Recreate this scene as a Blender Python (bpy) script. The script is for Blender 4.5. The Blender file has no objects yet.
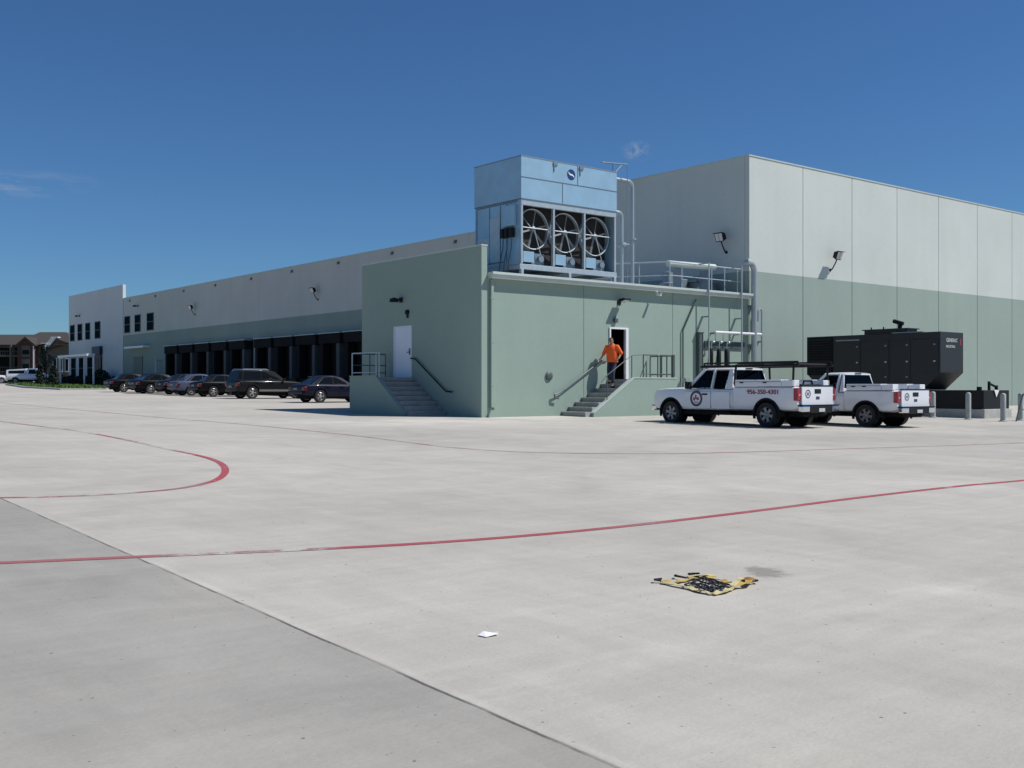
import bpy, bmesh, math, random
from mathutils import Vector, Matrix, Quaternion
R = math.radians
sin, cos, pi = math.sin, math.cos, math.pi
random.seed(7)
S = bpy.context.scene
COL = S.collection
K = .0138


def gz(y):                       # the yard rises gently towards the far end of the building
    return K * max(-60., min(145., y))


# ------------------------------------------------------------------ materials
def new_mat(name):
    m = bpy.data.materials.new(name)
    m.use_nodes = True
    nt = m.node_tree
    return m, nt, nt.nodes['Principled BSDF']


def mat(name, col, rough=.6, metal=0., var=.12, scale=2., bump=0., coat=0., spec=.5, bscale=None, detail=5):
    m, nt, b = new_mat(name)
    N, L = nt.nodes, nt.links
    b.inputs['Roughness'].default_value = rough
    b.inputs['Metallic'].default_value = metal
    b.inputs['Coat Weight'].default_value = coat
    b.inputs['Coat Roughness'].default_value = .05
    b.inputs['Specular IOR Level'].default_value = spec
    b.inputs['Base Color'].default_value = (*col, 1)
    if var > 0:
        g = N.new('ShaderNodeNewGeometry')
        n = N.new('ShaderNodeTexNoise')
        n.inputs['Scale'].default_value = scale
        n.inputs['Detail'].default_value = detail
        L.new(g.outputs['Position'], n.inputs['Vector'])
        mr = N.new('ShaderNodeMapRange')
        mr.inputs['From Min'].default_value = .25
        mr.inputs['From Max'].default_value = .75
        mr.inputs['To Min'].default_value = 1 - var
        mr.inputs['To Max'].default_value = 1 + var
        L.new(n.outputs['Fac'], mr.inputs['Value'])
        mx = N.new('ShaderNodeVectorMath')
        mx.operation = 'SCALE'
        mx.inputs[0].default_value = col
        L.new(mr.outputs['Result'], mx.inputs['Scale'])
        L.new(mx.outputs['Vector'], b.inputs['Base Color'])
        if bump > 0:
            n2 = N.new('ShaderNodeTexNoise')
            n2.inputs['Scale'].default_value = bscale or scale * 8
            n2.inputs['Detail'].default_value = 6
            L.new(g.outputs['Position'], n2.inputs['Vector'])
            bp = N.new('ShaderNodeBump')
            bp.inputs['Strength'].default_value = bump
            bp.inputs['Distance'].default_value = .02
            L.new(n2.outputs['Fac'], bp.inputs['Height'])
            L.new(bp.outputs['Normal'], b.inputs['Normal'])
    return m


class NT:                        # tiny helper for longer node trees
    def __init__(s, nt): s.N, s.L = nt.nodes, nt.links

    def put(s, sock, v):
        if hasattr(v, 'is_output'): s.L.new(v, sock)
        elif v is not None: sock.default_value = v

    def math(s, op, a, b=None, c=None):
        n = s.N.new('ShaderNodeMath'); n.operation = op
        for i, v in enumerate((a, b, c)): s.put(n.inputs[i], v)
        return n.outputs[0]

    def noise(s, vec, scale, detail=4, rough=.55, dist=0.):
        n = s.N.new('ShaderNodeTexNoise')
        n.inputs['Scale'].default_value = scale; n.inputs['Detail'].default_value = detail
        n.inputs['Roughness'].default_value = rough; n.inputs['Distortion'].default_value = dist
        s.L.new(vec, n.inputs['Vector'])
        return n.outputs['Fac']

    def ramp(s, v, a, b, ta=0., tb=1.):
        n = s.N.new('ShaderNodeMapRange')
        for k, x in zip(('From Min', 'From Max', 'To Min', 'To Max'), (a, b, ta, tb)): n.inputs[k].default_value = x
        s.put(n.inputs['Value'], v)
        return n.outputs['Result']

    def mix(s, f, a, b):
        n = s.N.new('ShaderNodeMix'); n.data_type = 'RGBA'
        s.put(n.inputs[0], f)
        for i, v in ((6, a), (7, b)):
            s.put(n.inputs[i], v if hasattr(v, 'is_output') else (*v, 1))
        return n.outputs[2]

    def scalev(s, vec, k):
        n = s.N.new('ShaderNodeVectorMath'); n.operation = 'MULTIPLY'
        s.L.new(vec, n.inputs[0]); n.inputs[1].default_value = k
        return n.outputs[0]

    def mulc(s, col, f):
        n = s.N.new('ShaderNodeVectorMath'); n.operation = 'SCALE'
        s.L.new(col, n.inputs[0]); s.put(n.inputs['Scale'], f)
        return n.outputs[0]


def wall_mat(name, lower, upper, z):
    """tilt-up concrete paint: two colours divided at height z, with rain streaks and soft blotches"""
    m, nt, b = new_mat(name); t = NT(nt)
    g = nt.nodes.new('ShaderNodeNewGeometry'); P = g.outputs['Position']
    sp = nt.nodes.new('ShaderNodeSeparateXYZ'); nt.links.new(P, sp.inputs[0])
    f = t.ramp(sp.outputs['Z'], z - .01, z + .01)
    c = t.mix(f, lower, upper)
    a = t.ramp(t.noise(P, .3, 4), .3, .7, .955, 1.035)
    st = t.ramp(t.noise(t.scalev(P, (1.3, 1.3, .10)), 1., 4), .3, .75, 1.015, .975)
    fine = t.ramp(t.noise(P, 6., 5), .3, .7, .98, 1.02)
    base_tone = t.ramp(sp.outputs['Z'], .3, 1.1, .93, 1.)  # slightly darker towards the foot of the wall
    k = t.math('MULTIPLY', t.math('MULTIPLY', a, st), t.math('MULTIPLY', fine, base_tone))
    nt.links.new(t.mulc(c, k), b.inputs['Base Color'])
    b.inputs['Roughness'].default_value = .75
    b.inputs['Specular IOR Level'].default_value = .3
    bp = nt.nodes.new('ShaderNodeBump'); bp.inputs['Strength'].default_value = .12; bp.inputs['Distance'].default_value = .02
    nt.links.new(t.noise(P, 9., 6), bp.inputs['Height']); nt.links.new(bp.outputs['Normal'], b.inputs['Normal'])
    return m


GREEN = (.285, .352, .31)
BEIGE = (.545, .585, .545)
M = {}
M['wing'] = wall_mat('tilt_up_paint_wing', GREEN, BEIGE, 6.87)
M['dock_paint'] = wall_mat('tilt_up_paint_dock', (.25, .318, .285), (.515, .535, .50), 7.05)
M['office'] = wall_mat('tilt_up_paint_office', (.57, .61, .62), (.57, .61, .62), 40)
M['annex'] = wall_mat('annex_green_paint', (.28, .362, .308), (.28, .362, .308), 40)
M['white'] = mat('white_paint', (.78, .79, .8), .45, var=.04)
M['door_white'] = mat('door_white', (.70, .74, .80), .4, var=.03)
M['trim'] = mat('pale_trim', (.5, .56, .52), .45, var=.06)
M['galv'] = mat('galvanised_steel', (.44, .50, .53), .42, .40, var=.10, scale=5)
M['galv_panel'] = mat('galvanised_casing', (.31, .485, .60), .42, .28, var=.08, scale=1.6)
M['galv_dark'] = mat('galvanised_dark', (.22, .27, .31), .5, .4, var=.12)
M['seam'] = mat('seam_shadow_gap', (.09, .13, .17), .7, var=0)
M['pipe'] = mat('pipe_silver', (.40, .44, .45), .38, .45, var=.08)
M['rail'] = mat('rail_grey_green', (.085, .11, .105), .5, .2, var=.1)
M['rail_light'] = mat('rail_pale', (.42, .47, .46), .45, .2, var=.1)  # pale grey; on the stair guard rail it paints caught light
M['black'] = mat('black_paint', (.008, .009, .010), .6, var=.1, spec=.3)
M['dull_black'] = mat('dull_black', (.010, .010, .011), .85, var=.1, spec=.2)
M['char'] = mat('charcoal_enclosure', (.015, .0165, .019), .5, var=.12, scale=1.2)
M['blade'] = mat('fan_blade_grey', (.20, .21, .22), .7, var=.1)
M['rubber'] = mat('rubber', (.016, .016, .017), .85, var=.15, scale=12)
M['concrete'] = mat('cast_concrete', (.40, .40, .37), .85, var=.14, scale=3, bump=.3)
M['step_concrete'] = mat('step_concrete', (.33, .335, .32), .85, var=.14, scale=3, bump=.3)
M['roof'] = mat('roof_membrane', (.45, .45, .44), .8, var=.1)
M['alloy'] = mat('alloy_rim', (.50, .51, .53), .3, .8, var=.05)
M['steel_rim'] = mat('dark_steel_rim', (.24, .24, .25), .4, .6, var=.1)
M['chrome'] = mat('chrome', (.75, .76, .78), .12, 1., var=0)
M['paint_white'] = mat('truck_white', (.74, .755, .78), .32, var=.02, coat=.7)
M['red_lens'] = mat('red_lens', (.30, .008, .018), .2, var=0, coat=.4)
M['red_shaded'] = mat('shaded_red_lens', (.10, .004, .008), .3, var=0)  # red lens darkened to stand for the shade on the parked row
M['lamp_lens'] = mat('headlamp_lens', (.5, .52, .54), .1, var=0, coat=1)
M['dark_glass'] = mat('dark_glass', (.006, .008, .010), .08, var=0, spec=.22)
M['window_glass'] = mat('office_glass', (.009, .02, .026), .5, var=0, spec=0.)
M['orange'] = mat('orange_cloth', (.85, .12, .015), .8, var=.08, scale=14)
M['jeans'] = mat('denim', (.02, .028, .055), .85, var=.2, scale=20)
M['skin'] = mat('skin', (.36, .19, .125), .6, var=.05)
M['hair'] = mat('hair', (.02, .015, .012), .7, var=.1)
M['yellow_web'] = mat('yellow_webbing', (.50, .34, .07), .8, var=.25, scale=14)
M['tan_web'] = mat('faded_webbing', (.56, .48, .25), .85, var=.2, scale=14)
M['black_web'] = mat('black_webbing', (.014, .013, .016), .8, var=.2, scale=14)
M['brick'] = mat('red_brick', (.085, .040, .033), .9, var=.2, scale=8)
M['shingle'] = mat('brown_shingle', (.055, .045, .041), .9, var=.2, scale=3)
M['siding'] = mat('tan_siding', (.12, .11, .095), .85, var=.1)
M['grass'] = mat('mown_grass', (.085, .15, .03), .9, var=.35, scale=3)
M['field'] = mat('dry_field', (.16, .15, .08), .95, var=.3, scale=.2)
M['maroon'] = mat('maroon_panel', (.035, .012, .02), .5, var=.1)
M['navy'] = mat('navy_panel', (.01, .018, .05), .5, var=.1)
M['blue_badge'] = mat('blue_badge', (.012, .04, .16), .4, var=0)
M['red_text'] = mat('red_lettering', (.30, .02, .045), .5, var=0)
M['dark_text'] = mat('dark_lettering', (.06, .045, .085), .5, var=0)
M['paper'] = mat('paper_white', (.8, .8, .78), .9, var=.04)
M['needle'] = mat('conifer_needles', (.012, .022, .014), .85, var=.4, scale=4)
M['leaf'] = mat('grey_green_leaves', (.05, .07, .045), .85, var=.4, scale=4)
M['bark'] = mat('bark', (.07, .05, .04), .95, var=.3, scale=10)
M['hedge'] = mat('hedge_leaves', (.014, .024, .014), .85, var=.4, scale=4)
M['dock_grey'] = mat('dock_fabric_grey', (.075, .08, .08), .85, var=.12)
M['bollard'] = mat('bollard_grey', (.36, .38, .36), .7, var=.15, scale=6)


def glass(name, tint, op):
    m, nt, b = new_mat(name)
    N, L = nt.nodes, nt.links
    tr = N.new('ShaderNodeBsdfTransparent'); tr.inputs[0].default_value = (*tint, 1)
    gl = N.new('ShaderNodeBsdfGlossy'); gl.inputs['Roughness'].default_value = .03
    fr = N.new('ShaderNodeFresnel'); fr.inputs['IOR'].default_value = op
    mx = N.new('ShaderNodeMixShader')
    L.new(fr.outputs[0], mx.inputs[0]); L.new(tr.outputs[0], mx.inputs[1]); L.new(gl.outputs[0], mx.inputs[2])
    L.new(mx.outputs[0], N['Material Output'].inputs['Surface'])
    return m


M['clear_glass'] = glass('clear_car_glass', (.94, .98, .96), 1.15)
M['tint_glass'] = glass('tinted_car_glass', (.05, .06, .065), 1.2)


def paint(name, col, coat=.12, rough=.4):
    return mat(name, col, rough, .0, var=.02, coat=coat, spec=.15)


# ---- yard concrete
def yard_material():
    m, nt, b = new_mat('yard_concrete'); t = NT(nt)
    g = nt.nodes.new('ShaderNodeNewGeometry'); P = g.outputs['Position']
    sp = nt.nodes.new('ShaderNodeSeparateXYZ'); nt.links.new(P, sp.inputs[0])
    X, Y = sp.outputs['X'], sp.outputs['Y']
    wob = t.ramp(t.noise(P, 2.2, 4), 0, 1, -.022, .022)
    Xw = t.math('ADD', X, wob)
    # bays poured at different times
    old = t.ramp(t.math('ADD', Xw, t.math('MULTIPLY', Y, -.029)), 2.875, 2.885)     # 0 = older grey bay by the viewer
    far = t.math('MULTIPLY', t.ramp(X, 20.5, 20.6), t.ramp(Y, 17.6, 17.4))
    c = t.mix(old, (.348, .330, .300), (.488, .458, .408))
    c = t.mix(t.math('MULTIPLY', far, .6), c, (.415, .39, .355))
    big = t.ramp(t.noise(P, .16, 5, .6), .3, .7, .86, 1.09)
    mid = t.ramp(t.noise(P, .8, 7, .66, .8), .28, .72, .89, 1.07)
    brush = t.ramp(t.noise(t.scalev(P, (.8, 7., 1.)), 1.1, 5, .6), .3, .72, .955, 1.04)
    brush2 = t.ramp(t.noise(t.scalev(P, (5., .5, 1.)), .9, 5, .6, .4), .3, .75, 1.035, .95)
    fine = t.ramp(t.noise(P, 45., 5, .7), .25, .75, .93, 1.07)
    k = t.math('MULTIPLY', t.math('MULTIPLY', big, mid), t.math('MULTIPLY', t.math('MULTIPLY', brush, brush2), fine))
    # stains with a shape of their own
    st = t.noise(P, .42, 5, .6, 1.2)
    k = t.math('MULTIPLY', k, t.ramp(st, .60, .74, 1., .90))
    # dark tyre arcs
    def arc(cx, cy, r, w, dark):
        dx = t.math('SUBTRACT', X, cx); dy = t.math('SUBTRACT', Y, cy)
        d = t.math('SQRT', t.math('ADD', t.math('MULTIPLY', dx, dx), t.math('MULTIPLY', dy, dy)))
        e = t.math('ABSOLUTE', t.math('SUBTRACT', d, r))
        e = t.ramp(e, 0, w, 1, 0)
        e = t.math('MULTIPLY', e, t.ramp(t.noise(P, .5, 4), .4, .62, 0, 1))
        return t.math('SUBTRACT', 1., t.math('MULTIPLY', e, dark))
    for a in ((30, -6, 24.2, .5, .10), (30, -6, 26.1, .45, .08), (-6, 34, 22, .4, .07), (-6, 34, 24, .4, .06), (2, 2, 6.2, .35, .05)):
        k = t.math('MULTIPLY', k, arc(*a))
    # the oil / damp stain near the net
    dx = t.math('MULTIPLY', t.math('SUBTRACT', t.math('ADD', X, t.math('MULTIPLY', Y, -.8)), 6.91 - .8 * 5.33), 3.6)
    dy = t.math('MULTIPLY', t.math('SUBTRACT', t.math('ADD', Y, t.math('MULTIPLY', X, .8)), 5.33 + .8 * 6.91), 2.3)
    d = t.math('SQRT', t.math('ADD', t.math('MULTIPLY', dx, dx), t.math('MULTIPLY', dy, dy)))
    d = t.math('ADD', d, t.ramp(t.noise(P, 9., 4), .3, .7, -.25, .25))
    k = t.math('MULTIPLY', k, t.ramp(d, .45, .8, .62, 1.))
    # specks of grit
    sk = t.ramp(t.noise(P, 17., 2, .5), .745, .77, 0, 1)
    k = t.math('MULTIPLY', k, t.math('SUBTRACT', 1., t.math('MULTIPLY', sk, .4)))
    def specks(scale, rad, share, dark):
        v = nt.nodes.new('ShaderNodeTexVoronoi'); v.voronoi_dimensions = '2D'; v.inputs['Scale'].default_value = scale
        nt.links.new(P, v.inputs['Vector'])
        sc = nt.nodes.new('ShaderNodeSeparateColor'); nt.links.new(v.outputs['Color'], sc.inputs[0])
        on = t.ramp(sc.outputs[0], 1 - share, 1 - share + .01)
        rr = t.math('MULTIPLY', t.ramp(sc.outputs[1], 0, 1, .35, 1.), rad * scale)
        e = t.math('LESS_THAN', t.math('ADD', v.outputs['Distance'], t.ramp(t.noise(P, 60., 2), 0, 1, -.25 * rad * scale, .25 * rad * scale)), rr)
        return t.math('SUBTRACT', 1., t.math('MULTIPLY', t.math('MULTIPLY', e, on), dark))
    k = t.math('MULTIPLY', k, specks(2.2, .009, .4, .6))
    k = t.math('MULTIPLY', k, specks(.9, .014, .35, .6))
    k = t.math('MULTIPLY', k, specks(5., .007, .3, .5))
    # construction joints: main one close by, lighter sawn joints elsewhere
    def joint(coord, pos, w, dark):
        e = t.ramp(t.math('ABSOLUTE', t.math('SUBTRACT', coord, pos)), w * .5, w, 1, 0)
        br = t.ramp(t.noise(P, 2.2, 4), .38, .6, .35, 1)
        return t.math('SUBTRACT', 1., t.math('MULTIPLY', t.math('MULTIPLY', e, br), dark))
    main = t.math('ADD', Xw, t.math('MULTIPLY', Y, -.029))
    k = t.math('MULTIPLY', k, joint(main, 2.88, .015, .70))
    lit_lip = t.ramp(t.math('ABSOLUTE', t.math('SUBTRACT', main, 2.925)), 0, .04, .10, 0)  # lighter line paints the light caught by the slab's step edge
    k = t.math('ADD', k, t.math('MULTIPLY', lit_lip, t.ramp(t.noise(P, 1.7, 3), .35, .6)))
    for y in (-6.5, 22.5, 37., 52.):
        k = t.math('MULTIPLY', k, joint(t.math('ADD', Y, wob), y, .03, .16))
    k = t.math('MULTIPLY', k, joint(Xw, 20.5, .03, .35))
    # chalky pale streaks
    ch = t.math('MULTIPLY', t.ramp(t.math('ABSOLUTE', t.math('SUBTRACT', t.math('ADD', Y, t.math('MULTIPLY', wob, 4.)), 4.15)), 0, .28, 1, 0),
                t.ramp(t.noise(P, 1.6, 4), .42, .7, 0, .13))
    k = t.math('ADD', k, ch)
    col = t.mulc(c, k)
    tint = t.ramp(t.noise(P, .3, 3), .3, .7)
    col = t.mix(t.math('MULTIPLY', tint, .35), col, t.mulc(t.mix(.5, (.468, .432, .355), (.468, .432, .355)), k))
    # cleaner, chalkier concrete close to the annex
    pal = t.math('MULTIPLY', t.ramp(Y, 25.5, 29., 0, 1), t.ramp(Y, 33.5, 31.5, 0, 1))
    pal = t.math('MULTIPLY', t.math('MULTIPLY', pal, t.ramp(X, 14., 18.)), t.ramp(X, 33., 29.))
    pal = t.math('MULTIPLY', pal, t.ramp(t.noise(P, .45, 5, .6), .38, .58))
    col = t.mulc(col, t.math('ADD', 1., t.math('MULTIPLY', pal, .2)))
    nt.links.new(col, b.inputs['Base Color'])
    b.inputs['Roughness'].default_value = .86
    b.inputs['Specular IOR Level'].default_value = .25
    bp = nt.nodes.new('ShaderNodeBump'); bp.inputs['Strength'].default_value = .28; bp.inputs['Distance'].default_value = .012
    nt.links.new(t.noise(t.scalev(P, (1., 2.2, 1.)), 22., 7, .65), bp.inputs['Height'])
    nt.links.new(bp.outputs['Normal'], b.inputs['Normal'])
    return m


def line_material():
    m, nt, b = new_mat('worn_red_line'); t = NT(nt)
    g = nt.nodes.new('ShaderNodeNewGeometry'); P = g.outputs['Position']
    w = t.math('ADD', t.noise(P, 2.6, 6, .7), t.ramp(t.noise(P, 30., 4, .7), 0, 1, -.16, .16))
    sp = nt.nodes.new('ShaderNodeSeparateXYZ'); nt.links.new(P, sp.inputs[0])
    dx = t.math('SUBTRACT', sp.outputs['X'], 7.2); dy = t.math('SUBTRACT', sp.outputs['Y'], 16.6)
    fresh = t.ramp(t.math('SQRT', t.math('ADD', t.math('MULTIPLY', dx, dx), t.math('MULTIPLY', dy, dy))), 2.2, 4.2, -.25, 0.)
    near = t.ramp(sp.outputs['Y'], 9.5, 12.5, -.10, .06)
    worn = t.math('MULTIPLY', t.math('MULTIPLY', t.ramp(sp.outputs['X'], 3.2, 3.5), t.ramp(sp.outputs['X'], 5.0, 4.4)), t.ramp(sp.outputs['Y'], 10., 9.4))
    near = t.math('ADD', near, t.math('MULTIPLY', worn, .2))
    fresh = t.math('ADD', fresh, near)
    old = t.ramp(t.math('ADD', t.noise(P, .45, 3), fresh), .36, .56)
    gap = t.ramp(t.math('ADD', t.math('ADD', w, t.ramp(t.noise(P, .33, 2), .4, .62, -.06, .16)), fresh), .58, .70)
    fine = t.ramp(t.noise(P, 40., 4), .3, .7, .85, 1.15)
    c = t.mix(old, (.37, .068, .08), (.30, .165, .155))
    c = t.mulc(t.mix(gap, c, (.47, .435, .40)), fine)
    nt.links.new(c, b.inputs['Base Color'])
    b.inputs['Roughness'].default_value = .8
    return m


def faded_line_material():
    m, nt, b = new_mat('faded_red_line'); t = NT(nt)
    g = nt.nodes.new('ShaderNodeNewGeometry'); P = g.outputs['Position']
    f = t.ramp(t.noise(P, 1.1, 6, .7), .35, .66)
    c = t.mix(f, (.33, .15, .145), (.45, .41, .365))
    nt.links.new(c, b.inputs['Base Color'])
    b.inputs['Roughness'].default_value = .85
    return m


M['yard'] = yard_material()
M['line'] = line_material()
M['line_faded'] = faded_line_material()


# ------------------------------------------------------------------ mesh helpers
class MB:
    def __init__(s):
        s.bm = bmesh.new(); s.mi = 0

    def _f(s, vs):
        try:
            f = s.bm.faces.new(vs); f.material_index = s.mi; return f
        except ValueError:
            return None

    def verts(s, pts, T=None):
        return [s.bm.verts.new(T @ Vector(p) if T else Vector(p)) for p in pts]

    def box(s, x0, x1, y0, y1, z0, z1, T=None):
        v = s.verts([(x, y, z) for z in (z0, z1) for y in (y0, y1) for x in (x0, x1)], T)
        for q in ((0, 2, 3, 1), (4, 5, 7, 6), (0, 1, 5, 4), (2, 6, 7, 3), (0, 4, 6, 2), (1, 3, 7, 5)):
            s._f([v[i] for i in q])
        return s

    def prism(s, poly, d, T=None):
        """closed polygon of 3-D points extruded by vector d"""
        d = Vector(d); n = len(poly)
        a = s.verts(poly, T); b = s.verts([Vector(p) + d for p in poly], T)
        s._f(a); s._f(b[::-1])
        for i in range(n):
            j = (i + 1) % n
            s._f([a[j], a[i], b[i], b[j]])
        return s

    def tube(s, pts, r, n=8, T=None, cap=True):
        pts = [Vector(p) for p in pts]
        rs = r if isinstance(r, (list, tuple)) else [r] * len(pts)
        rings = []; prev = None
        for i, p in enumerate(pts):
            a = (pts[i] - pts[i - 1]).normalized() if i else (pts[1] - pts[0]).normalized()
            b = (pts[i + 1] - pts[i]).normalized() if i < len(pts) - 1 else a
            t = (a + b).normalized() if (a + b).length > 1e-6 else a
            if prev is None:
                u = t.orthogonal().normalized()
            else:
                u = (prev - t * prev.dot(t)).normalized()
            prev = u; w = t.cross(u)
            k = 1 / max(.5, t.dot(a)) if 0 < i < len(pts) - 1 else 1
            rings.append(s.verts([p + (u * cos(2 * pi * j / n) + w * sin(2 * pi * j / n)) * rs[i] * (1 if k < 1.05 else min(k, 1.3)) for j in range(n)], T))
        for A, B in zip(rings, rings[1:]):
            for j in range(n):
                s._f([A[j], A[(j + 1) % n], B[(j + 1) % n], B[j]])
        if cap:
            s._f(rings[0][::-1]); s._f(rings[-1])
        return s

    def bar(s, p, q, w, h, T=None):
        """rectangular bar from p to q, width w, height h"""
        p, q = Vector(p), Vector(q); t = (q - p).normalized()
        up = Vector((0, 0, 1)) if abs(t.z) < .95 else Vector((1, 0, 0))
        a = t.cross(up).normalized() * w / 2; b = t.cross(a).normalized() * h / 2
        s.prism([p - a - b, p + a - b, p + a + b, p - a + b], q - p, T)
        return s

    def lathe(s, prof, n=24, T=None, closed=True, axis='z'):
        rings = []
        for r, h in prof:
            ring = []
            for j in range(n):
                c, d = r * cos(2 * pi * j / n), r * sin(2 * pi * j / n)
                ring.append((c, d, h) if axis == 'z' else ((c, h, d) if axis == 'y' else (h, c, d)))
            rings.append(s.verts(ring, T))
        prs = list(zip(rings, rings[1:]))
        if closed: prs.append((rings[-1], rings[0]))
        for A, B in prs:
            for j in range(n):
                s._f([A[j], A[(j + 1) % n], B[(j + 1) % n], B[j]])
        if not closed:
            s._f(rings[0][::-1]); s._f(rings[-1])
        return s

    def ball(s, c, r, T=None, u=12, v=8, sc=(1, 1, 1)):
        X = (T or Matrix()) @ Matrix.Translation(c) @ Matrix.Diagonal((sc[0], sc[1], sc[2], 1))
        n0 = len(s.bm.faces)
        bmesh.ops.create_uvsphere(s.bm, u_segments=u, v_segments=v, radius=r, matrix=X)
        s.bm.faces.ensure_lookup_table()
        for f in s.bm.faces[n0:]: f.material_index = s.mi
        return s

    def loft(s, stations, T=None):
        """stations: (x, half profile [(y,z)...] from bottom centre to top centre)"""
        rings = []
        for x, prof in stations:
            ring = [(x, y, z) for y, z in prof] + [(x, -y, z) for y, z in prof[::-1] if y > 1e-6]
            rings.append(s.verts(ring, T))
        for A, B in zip(rings, rings[1:]):
            n = len(A)
            for j in range(n):
                s._f([A[j], B[j], B[(j + 1) % n], A[(j + 1) % n]])
        s._f(rings[0]); s._f(rings[-1][::-1])
        return s

    def sheet(s, quads, T=None):
        for q in quads: s._f(s.verts(q, T))
        return s

    def build(s, name, m, parent=None, smooth=False, bevel=0., W=False, seg=2, angle=35):
        me = bpy.data.meshes.new(name)
        bmesh.ops.recalc_face_normals(s.bm, faces=s.bm.faces)
        if W and parent is not None:
            o = Vector(); p = parent
            while p: o += p.location; p = p.parent
            bmesh.ops.translate(s.bm, verts=s.bm.verts, vec=-o)
        s.bm.to_mesh(me); s.bm.free()
        for q in (m if isinstance(m, (list, tuple)) else [m]): me.materials.append(q)
        if smooth:
            me.shade_smooth(); me.set_sharp_from_angle(angle=R(angle))
        ob = bpy.data.objects.new(name, me); COL.objects.link(ob)
        if parent is not None: ob.parent = parent
        if bevel:
            b = ob.modifiers.new('bevel', 'BEVEL'); b.width = bevel; b.segments = seg; b.limit_method = 'ANGLE'; b.angle_limit = R(40)
            b.harden_normals = False
        return ob


def tag(o, label=None, cat=None, group=None, kind=None):
    for k, v in (('label', label), ('category', cat), ('group', group), ('kind', kind)):
        if v: o[k] = v
    return o


def thing(name, label, cat, loc=(0, 0, 0), rz=0., group=None):
    o = bpy.data.objects.new(name, None); COL.objects.link(o)
    o.location = loc; o.rotation_euler = (0, 0, rz); o.empty_display_size = .3
    return tag(o, label, cat, group)


def copy_tree(o, parent=None):
    c = o.copy(); COL.objects.link(c)
    if parent is not None: c.parent = parent
    for ch in [x for x in bpy.data.objects if x.parent == o]: copy_tree(ch, c)
    return c


def evaluated(ob):
    dg = bpy.context.evaluated_depsgraph_get()
    return bpy.data.meshes.new_from_object(ob.evaluated_get(dg))


def cut(ob, cutters, sub=0, bev=0.):
    """rounding and boolean difference, baked"""
    if sub:
        q = ob.modifiers.new('sub', 'SUBSURF'); q.levels = sub; q.render_levels = sub
    if bev:
        q = ob.modifiers.new('bev', 'BEVEL'); q.width = bev; q.segments = 3; q.limit_method = 'ANGLE'; q.angle_limit = R(35)
    for c in cutters:
        c.parent = ob.parent
        md = ob.modifiers.new('cut', 'BOOLEAN'); md.operation = 'DIFFERENCE'; md.object = c; md.solver = 'EXACT'
    bpy.context.view_layer.update()
    me = evaluated(ob)
    ob.modifiers.clear(); old = ob.data; ob.data = me; me.name = ob.name
    bpy.data.meshes.remove(old)
    for c in cutters:
        d = c.data; bpy.data.objects.remove(c); bpy.data.meshes.remove(d)
    while len(me.materials) > 1: me.materials.pop()
    for p in me.polygons: p.material_index = 0
    me.shade_smooth(); me.set_sharp_from_angle(angle=R(32))


def text(s, size, T, m, name, parent, depth=.004, sx=1.):
    cu = bpy.data.curves.new(name, 'FONT'); cu.body = s; cu.size = size; cu.extrude = depth; cu.align_x = 'CENTER'; cu.align_y = 'CENTER'
    cu.offset = size * .012
    ob = bpy.data.objects.new(name, cu); COL.objects.link(ob)
    bpy.context.view_layer.update()
    me = evaluated(ob); bpy.data.objects.remove(ob); bpy.data.curves.remove(cu)
    me.transform(T @ Matrix.Diagonal((sx, 1, 1, 1))); me.materials.clear(); me.materials.append(m)
    o = bpy.data.objects.new(name, me); COL.objects.link(o); o.parent = parent
    return o


def face_T(pos, right, up):
    """matrix whose x = right, y = up, placed at pos"""
    r, u = Vector(right).normalized(), Vector(up).normalized(); n = r.cross(u)
    return Matrix(((r.x, u.x, n.x, pos[0]), (r.y, u.y, n.y, pos[1]), (r.z, u.z, n.z, pos[2]), (0, 0, 0, 1)))


# ------------------------------------------------------------------ camera, light, sky
cam = bpy.data.cameras.new('camera'); co = bpy.data.objects.new('camera', cam); COL.objects.link(co)
co.location = (0, 0, 1.55)
co.rotation_euler = (R(90), 0, -math.atan2(.6279, .7785))
cam.lens = 1063 / 1024 * 36; cam.sensor_width = 36; cam.shift_y = 3 / 1024; cam.clip_end = 8000; cam.clip_start = .1
S.camera = co

SUN = Vector((1.06, -1., 1.9)).normalized()
sl = bpy.data.lights.new('sun', 'SUN'); sl.energy = 4.5; sl.angle = R(.5); sl.color = (1., .975, .93)
so = bpy.data.objects.new('sun', sl); COL.objects.link(so); so.rotation_euler = SUN.to_track_quat('Z', 'Y').to_euler()
so.location = (30, -30, 60)

w = bpy.data.worlds.new('World'); S.world = w; w.use_nodes = True
nt = w.node_tree; t = NT(nt)
sky = nt.nodes.new('ShaderNodeTexSky'); sky.sky_type = 'NISHITA'; sky.sun_disc = False
sky.sun_elevation = math.asin(SUN.z); sky.sun_rotation = math.atan2(SUN.x, SUN.y)
sky.altitude = 0; sky.air_density = 1.0; sky.dust_density = .1; sky.ozone_density = 2.0
tc = nt.nodes.new('ShaderNodeTexCoord'); D = tc.outputs['Generated']
nrm = nt.nodes.new('ShaderNodeVectorMath'); nrm.operation = 'NORMALIZE'; nt.links.new(D, nrm.inputs[0]); D = nrm.outputs[0]


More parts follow.
